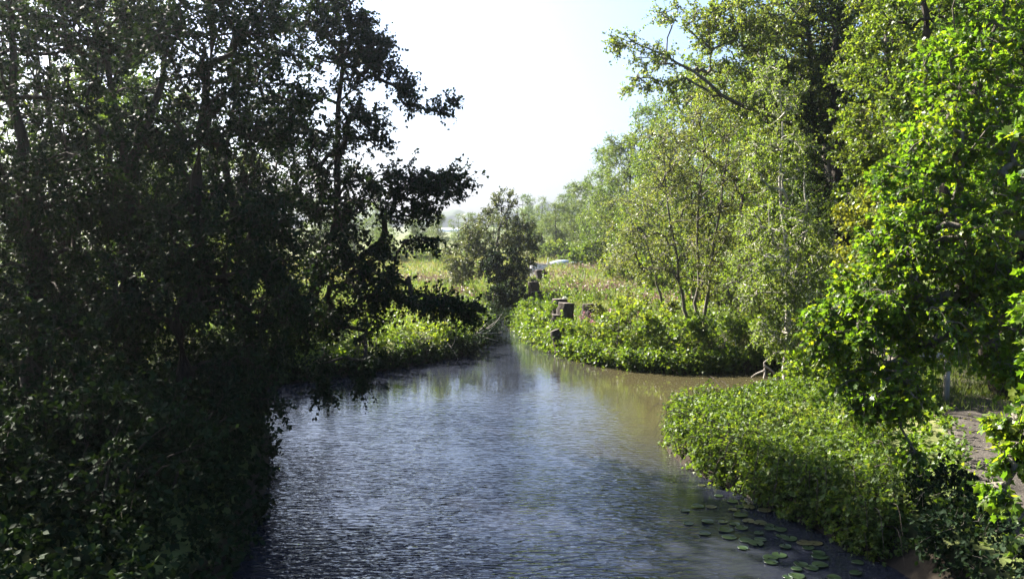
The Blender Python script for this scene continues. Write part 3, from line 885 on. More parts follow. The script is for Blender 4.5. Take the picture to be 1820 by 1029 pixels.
young("thin dark-stemmed tree behind the inlet", (7.75, 30.4), 30.4, [(1314, 560), (1312, 480), (1320, 380), (1330, 280)],
      [E_(1335, 300, 30.4, 50, 60, 1.0, 34), E_(1345, 420, 30.4, 50, 60, 1.0, 32), E_(1360, 530, 30.2, 40, 40, .8, 20)], 35, tint=.35, bark=BARK_DARK, crad=.42)
grow("poplar_tree", "pale-barked poplar with glinting leaves rising behind the bramble mound", "tree", None,
     [px_trunk(20.6, [(1397, 640, 0), (1402, 540, 0), (1396, 420, 0), (1388, 300, 0), (1384, 150, .1)], (6.55, 20.6)),
      [P(1401, 555, 20.6), P(1420, 470, 20.7), P(1432, 380, 20.8), P(1428, 280, 20.9)]],
     .10,
     [E_(1385, 170, 20.6, 45, 60, .8, 26), E_(1380, 290, 20.6, 65, 60, .9, 40), E_(1385, 400, 20.6, 75, 55, 1.0, 46), E_(1380, 500, 20.5, 65, 50, .9, 38), E_(1385, 590, 20.2, 38, 45, .6, 26), E_(1440, 470, 20.7, 50, 60, .8, 26), E_(1330, 480, 20.4, 40, 60, .8, 18)],
     L_POPLAR, DIAM, .058, crad=.36, twigs=7, per=15, bark=BARK_PALE, seed=36, big=10, tint=.5, droop=.35, up=.3)

# ================================================================== RIGHT: tall trees behind
TG = "tall trees at the edge of the wood on the right"
grow("oak_tree", "tall tree reaching one long bare bough out left against the sky", "tree", TG,
     [[on(10.6, 27), P(1490, 450, 27), P(1470, 250, 27), P(1440, 100, 27), P(1420, -60, 27)],
      [P(1468, 250, 27), P(1400, 215, 26.6), P(1310, 188, 26.2), P(1240, 130, 26), P(1165, 95, 25.8), P(1110, 60, 25.6)]],
     .30,
     [E_(1290, 40, 26.5, 75, 50, 1.3, 46), E_(1400, 40, 26.6, 95, 85, 1.5, 80), E_(1500, 40, 26.6, 95, 85, 1.4, 76), E_(1440, 130, 26.2, 80, 50, .9, 44), E_(1400, -90, 27, 170, 70, 2.2, 50), E_(1300, 150, 26.3, 70, 45, 1.2, 30),
      E_(1175, 105, 25.9, 45, 30, .6, 10), E_(1120, 70, 25.7, 28, 30, .4, 6), E_(1130, 150, 25.9, 40, 20, .5, 5), E_(1195, 160, 26, 40, 28, .6, 8), E_(1200, 30, 26, 30, 22, .5, 5), E_(1400, 190, 26.8, 80, 50, 1.3, 34)],
     L_OAK, DIAM, .082, dens=1.25, crad=.42, twigs=7, per=16, bark=BARK_GREY, seed=37, big=14, tint=.65, low=.4, second=.32)
grow("ivy_clad_tree", "dark ivy-covered tree standing behind the poplar", "tree", TG,
     [[on(9.7, 25.2), P(1500, 500, 25.2), P(1485, 300, 25.2), P(1478, 120, 25.4), P(1480, -40, 25.6)]],
     .30, [E_(1480, 200, 25.2, 60, 80, 1.1, 50), E_(1470, 330, 25, 60, 70, 1.1, 46), E_(1490, 460, 25, 80, 70, 1.1, 46), E_(1490, 60, 25.4, 60, 70, 1.1, 34), E_(1470, 560, 24.8, 70, 50, 1.0, 30)],
     L_DARKIVY, DIAM, .075, crad=.42, twigs=7, per=16, seed=38, big=5, tint=.6)
grow("sycamore_tree", "green sycamore between the ivy-covered tree and the yellow maple", "tree", TG,
     [[on(10.3, 22.4), P(1600, 500, 22.4), P(1585, 300, 22.4), P(1575, 100, 22.6), P(1570, -60, 22.8)]],
     .22, [E_(1550, 240, 22, 65, 60, 1.1, 46), E_(1560, 110, 22.3, 65, 60, 1.2, 46), E_(1540, 350, 21.8, 60, 50, 1.0, 38), E_(1620, 300, 22.6, 70, 80, 1.2, 44), E_(1580, -30, 22.5, 90, 60, 1.3, 36), E_(1540, 460, 21.8, 70, 50, 1.0, 34)],
     L_WOOD, DIAM, .085, dens=1.2, crad=.42, twigs=7, per=17, bark=BARK_GREY, seed=39, big=8, tint=.75)
grow("ash_tree", "shaded tree with a thick dark trunk near the top right", "tree", TG,
     [[on(10.6, 18.6), P(1700, 420, 18.6), P(1672, 220, 18.4), P(1655, 90, 18.2), P(1640, -60, 18.2)],
      [P(1680, 260, 18.4), P(1740, 150, 18.6), P(1780, 0, 18.8)]],
     .27, [E_(1660, 250, 18.8, 90, 60, 1.0, 32), E_(1650, 10, 18.6, 90, 55, 1.2, 34), E_(1760, 80, 19, 90, 110, 1.2, 46), E_(1700, 380, 18.8, 100, 80, 1.2, 40), E_(1640, -110, 18.4, 150, 60, 1.5, 34), E_(1600, 160, 18.8, 40, 40, .6, 12)],
     L_WOOD, DIAM, .080, dens=1.2, crad=.40, twigs=7, per=17, bark=BARK_DARK, seed=41, big=8, tint=.5)
shrub("golden_shrub", "yellowish young-leaved shrub glowing left of the bright maple", "shrub", None, on(7.6, 17.6), (1.2, .8, 3.8), 60, L_GOLD, DIAM, .075, 42, crad=.32, twigs=7, per=14, stems=4,
      masses=[E_(1585, 345, 17.6, 55, 26, .6, 22), E_(1545, 395, 17.4, 50, 26, .5, 18), E_(1600, 450, 17.6, 60, 40, .6, 18), E_(1520, 470, 17.4, 40, 30, .5, 10), E_(1600, 560, 17.6, 60, 80, .6, 16)])

# woodland row running away on the right: one tree of each of three kinds, then copies
WG = "woodland trees in the row beyond the meadow"
def wood_tree(label, x, y, h, wdt, leaf, seed, size, tint):
    b = on(x, y)
    rng = np.random.default_rng(seed)
    ms = []
    for k in range(12):
        a = rng.uniform(0, 6.28); rr = wdt * rng.uniform(.15, .62); zz = h * rng.uniform(.10, .9)
        f = math.sin(math.pi * min(1, max(.12, zz / h * .95))) ** .6
        ms.append((b + np.array((rr * math.cos(a) * f, rr * math.sin(a) * f, zz)), np.array((wdt * .36, wdt * .36, h * .13)), 28))
    ms.append((b + np.array((0, 0, h * .93)), np.array((wdt * .25, wdt * .25, h * .08)), 14))
    return grow("woodland_tree", label, "tree", WG, [[b, b + np.array((.1, 0, h * .45)), b + np.array((-.1, .1, h * .92))]], h * .022, ms, leaf, DIAM, size,
                crad=h * .055, twigs=7, per=12, bark=BARK_DARK, seed=seed, big=5, tint=tint)
proto = [wood_tree("broad woodland tree right behind the slender young trees", 10.4, 37, 12.5, 4.2, L_WOOD, 51, .12, .55),
         wood_tree("woodland tree with a pale crown behind the meadow tree", 9.3, 47, 11.5, 4.0, L_OAK, 52, .12, .5),
         wood_tree("dark rounded woodland tree in the receding row", 9.2, 62, 12, 4.2, L_WOOD, 53, .125, .35)]
row = [(0, 9.0, 54, .92, "woodland tree in the row, second beyond the meadow tree"),
       (1, 9.4, 71, .95, "woodland tree halfway down the receding row"),
       (2, 9.0, 82, .95, "rounded woodland tree past the middle of the row"),
       (0, 9.6, 95, .9, "woodland tree near the far end of the row"),
       (1, 9.0, 110, .85, "pale woodland tree at the far end of the row"),
       (2, 8.6, 128, .8, "last rounded tree of the row above the white boats"),
       (0, 4.6, 135, .72, "low tree right above the white boats"),
       (2, 13.2, 41, 1.15, "tall dark tree deeper in the wood on the right"),
       (1, 14.4, 34, 1.1, "tall pale-leaved tree deeper in the wood on the right"),
       (0, 16.5, 30, 1.15, "tall tree deep in the wood behind the sycamore"),
       (2, 17.0, 25, 1.15, "tall dark tree deep in the wood behind the maple"),
       (2, 14.2, 52, 1.15, "tall dark tree rising over the middle of the row"),
       (0, 14.5, 66, 1.15, "tall tree rising over the far half of the row"),
       (1, 17.5, 20, 1.1, "tall tree deep in the wood at the right edge"),
       (0, 10.9, 33.5, 1.15, "tall tree just behind the ivy-covered one"), (2, 12.4, 29, 1.2, "tall dark tree close behind the sycamore"), (1, 15, 26.5, 1.2, "tall pale-leaved tree behind the shaded dark-trunked one"),
       (2, 2.2, 165, .8, "distant dark tree between the willow and the row")]
for k, (i, x, y, s, lab) in enumerate(row):
    o = copy_tree(proto[i])
    o.location = on(x, y).tolist()
    o.rotation_euler = (0, 0, 1.1 + k * 2.17)
    o.scale = (s, s, s * (1 + .06 * math.sin(k * 3)))
    tag(o, lab)
BG = "trees behind the left alders"
for k, (i, x, y, s, lab) in enumerate([(2, -13.2, 29, .95, "broad dark tree filling the gap behind the left alders"), (0, -17.5, 33, 1.0, "leafy tree behind the left alders, far left"), (2, -21, 27, 1.0, "leafy tree at the left edge behind the alders"),
                                       (1, -25, 36, 1.05, "pale tree behind the left alders, near the edge"), (0, -16.5, 46, .85, "tree in the meadow behind the left alders"), (2, -31, 44, 1.1, "farther tree behind the left alders"), (1, -11.6, 39, .6, "smallest tree behind the left alders")]):
    o = copy_tree(proto[i]); o.location = on(x, y).tolist(); o.rotation_euler = (0, 0, k * 2.9 + .4); o.scale = (s * 1.1, s * 1.1, s); tag(o, lab); o['group'] = BG
for k, (i, x, y, s, lab) in enumerate([(0, -10, -6, .9, "unseen tree added behind the bridge on the left to block sky light"), (2, -3, -15, 1.0, "unseen tree added straight behind the bridge to block sky light"), (2, -16, 2, 1.0, "unseen tree added left of the bridge to block sky light"), (0, 7, -14, 1.0, "unseen tree added behind the bridge on the right to block sky light")]):  # unseen trees added behind the camera to deepen shade on camera-facing sides
    o = copy_tree(proto[i]); o.location = on(x, y).tolist(); o.rotation_euler = (0, 0, k * 2.9 + .4); o.scale = (s, s, s); tag(o, lab); o['group'] = "unseen trees added round the bridge to block sky light"
# bush at the foot of the row
hb = shrub("hedge_bush", "dense dark bush at the meadow's edge right of the white boats", "bush", "bushes at the foot of the wood", on(7.4, 82), (1.9, 1.6, 2.4), 60, L_WOOD, OVAL, .20, 57, crad=.5, tint=.6)
for k, (x, y, s, lab) in enumerate([(8.3, 64, 1.0, "bush at the meadow's edge nearer than the dense dark one"), (8.6, 50, .9, "bush at the foot of the wood behind the leaning thin tree"),
                                    (9.2, 42, .9, "bush at the foot of the wood behind the slender trunks"), (7.6, 100, 1.2, "bush at the foot of the wood just right of the boats"),
                                    (10.8, 33, 1.1, "bush under the wood behind the inlet"), (11.5, 30, 1.0, "bush under the wood right of the inlet")]):
    o = copy_tree(hb); o.location = on(x, y).tolist(); o.rotation_euler = (0, 0, k * 1.9 + .6); o.scale = (s, s, s); tag(o, lab)

for k, (x, y, s, lab) in enumerate([(4.4, 108.5, .9, "bush behind the leftmost white boat"), (6.3, 109, 1.0, "bush behind the covered white boat"), (8.1, 108, .95, "bush behind the low white boat at the right end")]):
    o = copy_tree(hb); o.location = on(x, y).tolist(); o.rotation_euler = (0, 0, k * 2.2 + .3); o.scale = (s, s, s * .9); tag(o, lab)
# distant trees beyond the left meadow
DG = "distant trees beyond the left meadow"
dist = [(-16, 105, .55, "grey-green distant tree seen past the alder's right side"), (-12.5, 112, .42, "small distant tree beside the tan meadow"), (-21, 118, .6, "distant tree glimpsed under the alder boughs"),
        (-9, 150, .5, "distant tree left of the lone willow"), (-28, 130, .7, "distant tree hidden deep behind the left alders"), (-17, 160, .6, "distant tree standing behind the meadow hedge"), (-3.5, 170, .6, "distant tree behind the lone willow"),
        (-40, 120, .8, "distant tree far out on the left"), (-26, 165, .7, "faint distant tree on the left skyline"), (-13.8, 96, .36, "low hedge tree at the back of the tan meadow"), (-10.6, 128, .5, "distant tree right of the tan meadow"), (-6.5, 135, .5, "distant tree peeping past the willow's left edge"), (1.5, 140, .55, "distant tree in the gap between the willow and the row"), (5.9, 120, .62, "distant tree standing straight behind the white boats"), (7.4, 124, .7, "distant tree between the white boats and the wood"), (4.0, 185, .8, "farthest tree closing the gap right of the willow")]
for k, (x, y, s, lab) in enumerate(dist):
    o = copy_tree(proto[k % 3]); o.location = on(x, y).tolist(); o.rotation_euler = (0, 0, k * 2.4); o.scale = (s * 1.3, s * 1.3, s); tag(o, lab, group=DG); o['group'] = DG
for k, (x, y, s, lab) in enumerate([(-9.2, 98, .75, "round dark bush at the far side of the tan meadow"), (-7.4, 92, .45, "small yellowish bush in the tan meadow"), (-12.4, 96, .7, "bush at the far side of the tan meadow, left of the round one"),
                                    (-4.8, 112, .9, "bush behind the lone willow's left side")]):
    o = copy_tree(hb); o.location = on(x, y).tolist(); o.rotation_euler = (0, 0, k * 1.3); o.scale = (s, s, s); tag(o, lab); o['group'] = "bushes beyond the left meadow"

# far wooded ridge
rx = np.linspace(-900, 900, 260)
prof = 16 + 5 * np.sin(rx * .006 + 1) + 2.5 * np.sin(rx * .021) + 1.2 * RNG.normal(size=260) + 2.0 * np.sin(rx * .07)
RV = []
for k, (dy, f) in enumerate([(0, -.4), (12, .45), (25, .8), (60, 1.0), (160, .75), (260, -.4)]):
    RV.append(np.stack([rx, 950 + dy + 12 * RNG.normal(size=260) * (k > 0), np.maximum(H(rx, np.full(260, 950.0 + dy)), 0) + prof * f + (RNG.normal(size=260) * .9 if 0 < k < 5 else 0)], 1))
RV = np.concatenate(RV)
m_ridge = noise_mat("far_wood", [(.3, (.028, .050, .022)), (.7, (.070, .090, .036))], .12, bump=1.0, bscale=.3)
tag(link("hills", mesh_np("hills", RV, grid_faces(260, 6), m_ridge)), kind='structure')

# ================================================================== long low pale roof on the far slope
bx = -38.0
bl = empty("polytunnel", on(bx, 620))
tag(bl, "long low white-roofed tunnel on the far slope left of the willow", "polytunnel")
ang = np.linspace(0, math.pi, 9)
prof = np.stack([4 * np.cos(ang), 2.6 * np.sin(ang)], 1)
m_film = noise_mat("white_film", [(.3, (.70, .72, .74)), (.7, (.82, .83, .84))], 1.0, rough=.3, bump=.1)
V = np.concatenate([np.stack([np.full(9, s), prof[:, 0], prof[:, 1]], 1) for s in np.linspace(-14, 14, 15)])
link("roof", mesh_np("roof", V, grid_faces(9, 15), m_film, smooth=True), bl)
for s in (-14.05, 14.05):
    V = np.concatenate([np.stack([np.full(9, s), prof[:, 0], prof[:, 1]], 1), np.stack([np.full(9, s), prof[:, 0], 0 * prof[:, 1]], 1)])
    link("end_wall", mesh_np("end_wall", V, grid_faces(9, 2), m_film), bl)

# ------------------------------------------------------------------ white boats moored at the bend
m_hull = noise_mat("white_paint", [(.3, (.70, .70, .69)), (.7, (.82, .82, .80))], 3, rough=.65, bump=.05, spec=.5)
m_cover = noise_mat("blue_grey_cover", [(.3, (.26, .32, .38)), (.7, (.42, .48, .54))], 4, rough=.7, bump=.3)
m_in = noise_mat("boat_inside", [(.3, (.12, .11, .10)), (.7, (.22, .20, .18))], 6)
def boat(label, x, y, rz, L, W, D, cover):
    root = empty("boat", (x, y, .02)); root.rotation_euler = (0, 0, rz)
    tag(root, label, "boat", "white boats moored at the bend of the stream")
    ns, nk = 15, 9
    V = []
    for i in range(ns):
        s = i / (ns - 1)
        w = W / 2 * (1 - max(0, (s - .45) / .55) ** 2.2) * (.82 + .18 * min(1, s / .3)); sh = D * (1 + .45 * s ** 2.5)
        for k in range(nk):
            a = -math.pi / 2 + math.pi * k / (nk - 1)
            V.append(((s - .5) * L, max(w, .01) * math.copysign(abs(math.sin(a)) ** .6, math.sin(a)), sh - (sh + .12) * abs(math.cos(a)) ** .7))
    V = np.array(V)
    link("hull", mesh_np("hull", V, grid_faces(nk, ns), m_hull, smooth=True), root)
    rail = []
    for side in (0, nk - 1):
        rail.append((V[side::nk] + np.array((0, 0, .02)), np.full(ns, .035)))
    rv, rf = tubes(rail, 6); link("gunwale", mesh_np("gunwale", rv, rf, WOOD_POST), root)
    tr = V[:nk]; c = tr.mean(0)
    tv = np.concatenate([tr, [c]]); k = np.arange(nk - 1)
    link("transom", mesh_np("transom", tv, np.stack([k, k + 1, np.full(nk - 1, nk)], 1), m_hull), root)
    if cover:
        cv = []
        for i in range(ns):
            l, r = V[i * nk], V[i * nk + nk - 1]
            for q in range(7):
                f = q / 6
                cv.append(l + (r - l) * f + np.array((0, 0, .05 + .32 * math.sin(math.pi * f) * math.sin(math.pi * (.12 + .8 * i / (ns - 1))))))
        link("cover", mesh_np("cover", np.array(cv), grid_faces(7, ns), m_cover, smooth=True), root)
    else:
        cv = []
        for i in range(1, ns - 1):
            l, r = V[i * nk], V[i * nk + nk - 1]
            for q in range(3): cv.append(l * .9 + r * .1 + (r - l) * .8 * q / 2 + np.array((0, 0, -.28 * D)))
        link("floor_board", mesh_np("floor_board", np.array(cv), grid_faces(3, ns - 2), m_in), root)
        for xx in (-.2, .12):
            bv = np.array([(xx * L + a, b * W * .42, D * .78 + c) for a in (-.12, .12) for b in (-1, 1) for c in (-.02, .02)])
            link("seat", mesh_np("seat", bv, np.array([(0, 1, 3, 2), (4, 6, 7, 5), (0, 4, 5, 1), (2, 3, 7, 6), (0, 2, 6, 4), (1, 5, 7, 3)]), m_in), root)
        o_ = [(np.array([(-.3 * L, 0, D), (-.3 * L - .2, .1, D + .75)]), np.array([.04, .03]))]
        V2, F2 = tubes(o_, 6); link("tiller", mesh_np("tiller", V2, F2, m_hull), root)
boat("white boat lying nearest the willow with an upright tiller", 2.9, 90.5, 2.75, 2.3, 1.0, .60, False)
boat("small white boat under a blue-grey cover", 5.0, 93.8, .25, 2.2, 1.0, .55, True)
boat("low white boat at the right end, bow towards the wood", 6.9, 95.2, .1, 1.9, .9, .42, True)

# ================================================================== bramble mound in front on the right
rng = np.random.default_rng(90)
MP = np.array([(2.98, 16.4), (3.2, 15.0), (3.75, 13.5), (4.25, 12.0), (4.6, 11.0), (4.95, 10.9), (5.45, 12.3), (6.1, 14.0), (6.9, 15.9), (7.9, 18.2), (7.9, 20.0), (6.8, 19.9), (5.4, 19.4), (4.2, 18.7), (3.2, 17.7)])
def poly_sd(poly, p):
    d2 = np.full(len(p), 1e18); ins = np.zeros(len(p), bool); n = len(poly)
    for i in range(n):
        a, b = poly[i], poly[(i + 1) % n]; ab = b - a
        t = np.clip(((p - a) @ ab) / (ab @ ab), 0, 1)
        d2 = np.minimum(d2, ((p - a - t[:, None] * ab) ** 2).sum(1))
        c = (a[1] > p[:, 1]) != (b[1] > p[:, 1])
        ins ^= c & (p[:, 0] < a[0] + (p[:, 1] - a[1]) / (b[1] - a[1] + 1e-12) * (b[0] - a[0]))
    return np.sqrt(d2) * np.where(ins, 1, -1)
def mound_top(p):
    s = poly_sd(MP, p)
    h = .80 + .16 * np.clip((p[:, 0] - 4) / 3, 0, 1) - .04 * np.clip((16 - p[:, 1]) / 5, 0, 1) + .08 * wob(p[:, 0], p[:, 1], 1.7, 3) + .05 * wob(p[:, 0], p[:, 1], 4.3, 1)
    return np.clip(s / .42, 0, 1) ** .45 * h, s
base = on(4.9, 14.5)
mound = empty("bramble_mound", base)
tag(mound, "big mound of brambles hanging over the lily pads on the right", "brambles")
cand = np.stack([rng.uniform(2.6, 9.4, 60000), rng.uniform(8, 20.2, 60000)], 1)
top, s = mound_top(cand)
k = s > 0
cand, top, s = cand[k], top[k], s[k]
# clumps on the top skin and down the side
pick = rng.choice(len(cand), 1700, replace=False)
C = np.concatenate([cand[pick], (top[pick] - np.abs(rng.normal(size=1700)) * .07)[:, None]], 1)
edge = np.where((s < .34) & ((cand[:, 1] < 17) | (cand[:, 0] < 4.5)) & (cand[:, 0] < .33 * cand[:, 1] + 1.3))[0]
pe = rng.choice(edge, 1200)
C2 = np.concatenate([cand[pe] + rng.normal(size=(1200, 2)) * .05, (rng.uniform(.05, 1.0, 1200) * (top[pe] * .6 + .55))[:, None]], 1)
C = np.concatenate([C, C2])
ow = np.concatenate([np.tile((-.1, -.25, .8), (1700, 1)), np.concatenate([norm(cand[pe] - np.array((5.2, 15.6))), np.full((1200, 1), -.1)], 1)])
tint_c = np.clip(.40 + .28 * wob(C[:, 0], C[:, 1], 1.1, 4) + rng.normal(size=len(C)) * .13, 0, 1)
V, F, T, TV, TF = leaves_on(C - base, np.full(len(C), .18), 3, 6, TRIPLE, .072, rng, .15, .55, tint_c, ow, r=.004)
tag(link("stems", mesh_np("stems", TV, TF, BARK_DARK), mound), kind='stuff')
tag(link("foliage", mesh_np("foliage", V, F, L_BRAMBLE, T), mound), kind='stuff')
# arching bramble canes
st = []
for q in rng.choice(len(C2), 90):
    a = C2[q]; o = ow[1700 + q]
    L = rng.uniform(.4, .9)
    pts = smooth_path([a - o * .3, a + np.array((o[0] * L * .4, o[1] * L * .4, .22)), a + np.array((o[0] * L * .75, o[1] * L * .75, -.18 * rng.random() - .05))], 7)
    pts[:, 2] = np.maximum(pts[:, 2], .03)
    st.append((pts - base, np.linspace(.009, .003, 7)))
V, F = tubes(st, 4); tag(link("canes", mesh_np("canes", V, F, BARK_DARK), mound), kind='stuff')
protos = []
for k in range(4):
    v, fs = TRIPLE; v = v.copy(); v[:, 2] += .12 * (k - 1.5) * v[:, 1] ** 2
    protos.append(mesh_np("leaf", v * .076, fs, L_BRAMBLE, np.full(sum(len(f) for f in fs), .3 + .2 * k)))
dC = np.linalg.norm(C - np.array((0, 0, CAM_Z)), axis=1)
vis = np.where((dC < 17.2) & (ow[:, 1] < .1))[0]
from mathutils import Matrix
for k, i in enumerate(rng.choice(vis, 280, replace=False)):
    q = C[i] + ow[i] * rng.uniform(.06, .16) + np.array((0, -.04, .03))
    y = Vector((rng.normal() * .6 + ow[i][0] * .5, rng.normal() * .5 + ow[i][1] * .5, -.45 + rng.normal() * .3)).normalized()
    n = Vector((rng.normal() * .4 + ow[i][0], rng.normal() * .4 + ow[i][1] - .2, .7))
    x = y.cross(n).normalized(); z = x.cross(y)
    o = link("leaf", protos[k % 4], mound, q - base)
    o.rotation_euler = Matrix((x, y, z)).transposed().to_euler()
    f = rng.uniform(.75, 1.2); o.scale = (f, f, f)

# ------------------------------------------------------------------ undergrowth at the back of the spit and along the path
VG = "leafy undergrowth beside the path"
for k, (xy, r, n, t, lab) in enumerate([((6.9, 19.2), (.9, .6, 1.3), 26, .6, "leafy bush at the foot of the poplar"),
                                        ((8.0, 18.6), (.8, .7, 1.5), 30, .55, "leafy bush between the mound and the path"),
                                        ((10.9, 18.4), (1.1, 1.0, 1.4), 34, .5, "leafy bush on the far side of the path"),
                                        ((9.9, 15.2), (.8, 1.0, 1.1), 30, .5, "leafy bush at the right edge of the path"),
                                        ((8.6, 20.6), (1.0, .8, 1.6), 30, .5, "tall leafy bush behind the wooden rail")]):
    shrub("leafy_bush", lab, "bush", VG, on(*xy), r, n, L_HERB, OVAL, .09, 120 + k, crad=.34, twigs=8, per=8, tint=t)

for k, (xy, r, n, lab) in enumerate([((5.35, 9.9), (.55, .8, .5), 26, "low dark ivy patch standing in for shadow in the bottom right corner"), ((5.7, 11.5), (.45, .7, .55), 24, "low dark ivy patch between the mound's near end and the path"), ((5.9, 8.4), (.6, .8, .5), 24, "low dark ivy patch standing in for shadow nearest the bridge on the right bank")]):  # dark ivy placed where the mound's cast shadow should fall
    shrub("shade_ivy_patch", lab, "ivy", "dark ivy patches standing in for shadow on the right bank", on(*xy), r, n, L_DARKIVY, DIAM, .075, 140 + k, crad=.26, twigs=7, per=12, stems=0)

# ------------------------------------------------------------------ wooden rail by the path
b = on(8.9, 18.0, -.3)
root = empty("wooden_rail", b)
tag(root, "weathered wooden post with a pale top rail half hidden in leaves beside the path", "rail")
def box(name, parent, a, c, w, h, mat):
    a, c = np.asarray(a, float), np.asarray(c, float)
    t = norm(c - a); u = norm(np.cross(t, (0, .2, 1) if abs(t[2]) < .9 else (0, 1, 0))); v = np.cross(u, t)
    prof = [(-1, -.8), (-.8, -1), (.8, -1), (1, -.8), (1, .8), (.8, 1), (-.8, 1), (-1, .8)]
    V = np.array([q + u * w / 2 * i + v * h / 2 * j for q in (a, c) for i, j in prof])
    k = np.arange(8); k2 = np.roll(k, -1)
    link(name, mesh_np(name, V, [np.stack([k, k2, k2 + 8, k + 8], 1), np.array([range(7, -1, -1), range(8, 16)])], mat), parent)
box("post", root, (0, 0, 0), (0.01, 0, 1.35), .10, .10, WOOD_POST)
box("rail", root, (.06, -.07, 1.28), (-1.35, .25, 1.36), .045, .10, WOOD_DEAD)
box("post", root, (-1.3, .36, 0.02), (-1.3, .37, 1.30), .09, .09, WOOD_POST)

# ================================================================== near maples on the right
MG = "bright maples beside the path on the right"
grow("maple_tree", "bright yellow-green maple hanging over the bramble mound from the right", "tree", MG,
     [[on(9.7, 13.0), np.array((9.4, 12.8, 2.6)), np.array((8.9, 12.6, 5.0)), np.array((8.6, 12.6, 7.2)), np.array((8.5, 12.8, 9.0))],
      [np.array((9.45, 12.8, 2.4)), np.array((8.5, 12.7, 3.2)), np.array((7.4, 12.6, 3.9)), np.array((6.2, 12.5, 4.4))]],
     .20,
     [E_(1500, 590, 12.4, 62, 48, .6, 46), E_(1560, 510, 12.5, 66, 50, .7, 50), E_(1560, 680, 12.2, 75, 50, .6, 46), E_(1640, 570, 12.4, 85, 52, .9, 60), E_(1600, 430, 12.6, 55, 50, .7, 36),
      E_(1620, 330, 12.8, 55, 55, .7, 38), E_(1680, 250, 13, 55, 70, .8, 40), E_(1690, 120, 13, 45, 70, .8, 30), E_(1690, 430, 12.5, 85, 75, .9, 60), E_(1770, 320, 13, 80, 110, 1.0, 56), E_(1780, 530, 12.2, 70, 80, .9, 52),
      E_(1590, 700, 11.9, 46, 28, .5, 18), E_(1780, 110, 13, 70, 110, 1, 44), E_(1785, 640, 11.8, 46, 30, .5, 16), E_(1860, 300, 12.6, 60, 220, 1, 40), E_(1720, -40, 13, 120, 60, 1, 24), E_(1612, 790, 11.6, 14, 20, .2, 4)],
     L_MAPLE, MAPLE, .072, crad=.30, twigs=7, per=9, dens=1.0, bark=BARK_GREY, seed=61, bent=True, second=.4, big=14, droop=.35, up=.8, low=.2, singles=280)
grow("maple_tree", "nearest maple with a leafy spray dangling in front of the path", "tree", MG,
     [[on(7.7, 6.2), np.array((7.6, 6.2, 2.5)), np.array((7.3, 6.4, 4.6)), np.array((7.1, 6.6, 6.4))],
      [np.array((7.6, 6.2, 2.3)), np.array((6.6, 6.9, 3.2)), np.array((5.4, 7.5, 3.1)), np.array((4.6, 7.8, 2.7))]],
     .15,
     [E_(1800, 790, 7.6, 22, 50, .2, 14), E_(1775, 760, 7.7, 14, 14, .15, 5), E_(1785, 872, 7.5, 16, 20, .15, 7), E_(1850, 720, 7.4, 40, 60, .3, 14), E_(1890, 560, 7.4, 70, 110, .5, 28), E_(1880, 250, 7.8, 70, 150, .5, 28)],
     L_MAPLE, MAPLE, .075, bent=True, second=.5, crad=.15, twigs=6, per=6, bark=BARK_GREY, seed=62, big=8, droop=.4, up=.8, low=.2, singles=120)

# ------------------------------------------------------------------ lily pads
m_pad = leaf_mat("lily_pad", [(0, (.017, .035, .014)), (.5, (.030, .052, .019)), (.8, (.062, .066, .025)), (1, (.088, .078, .032))], trans=(1, 1, .4), fac=.12, rough=.28, spec=.5)
def pad_mesh(tint, seed):
    rng = np.random.default_rng(seed)
    n = 26
    a = np.linspace(.16, 2 * math.pi - .16, n) + math.pi / 2
    R = 1 + .03 * np.sin(3 * a + seed) + .02 * rng.normal(size=n)
    V = [(0, 0, .007)]
    for f, z in ((.5, .006), (.92, .007), (1.0, .010)):
        V += [(r * f * math.cos(t) * .92, r * f * math.sin(t), z + .003 * math.sin(2 * t + seed) * f) for r, t in zip(R, a)]
    V += [(x * 1.0, y, z - .006) for x, y, z in V[-n:]]
    k = np.arange(n - 1)
    F3 = np.stack([np.zeros(n - 1, int), 1 + k, 2 + k], 1)
    F4 = np.concatenate([np.stack([1 + n * q + k, 1 + n * (q + 1) + k, 2 + n * (q + 1) + k, 2 + n * q + k], 1) for q in range(3)])
    V = np.array(V, float); V[:, :2] *= .086
    return mesh_np("lily_pad", V, [F3, F4], m_pad, np.full(len(F3) + len(F4), tint) + rng.normal(size=len(F3) + len(F4)) * .04, smooth=True)
green = [pad_mesh(.10 + .12 * k, k) for k in range(4)]
yellow = [pad_mesh(.72 + .12 * k, 10 + k) for k in range(3)]
pads = [(1247, 863, 1), (1277, 882, 0), (1302, 892, 0), (1240, 901, 0), (1264, 901, 1), (1218, 908, 0), (1302, 907, 1), (1316, 917, 0), (1314, 901, 0), (1331, 902, 1), (1359, 908, 1),
        (1258, 928, 0), (1285, 928, 1), (1306, 932, 0), (1330, 927, 1), (1351, 931, 1), (1366, 934, 0), (1318, 939, 0), (1290, 943, 0), (1253, 950, 0), (1224, 931, 0), (1367, 941, 0), (1386, 942, 0),
        (1349, 949, 0), (1296, 955, 0), (1326, 961, 0), (1351, 960, 0), (1344, 967, 0), (1388, 953, 0), (1403, 958, 0), (1320, 975, 0), (1396, 973, 0), (1385, 987, 0), (1369, 992, 0), (1370, 1000, 0),
        (1430, 967, 1), (1450, 966, 1), (1436, 974, 0), (1455, 984, 0), (1457, 991, 0), (1423, 1003, 0), (1442, 1010, 0), (1457, 1005, 0), (1416, 1013, 0), (1400, 1026, 0), (1482, 1027, 0), (1524, 1001, 0), (1521, 1020, 0), (1416, 1024, 0)]
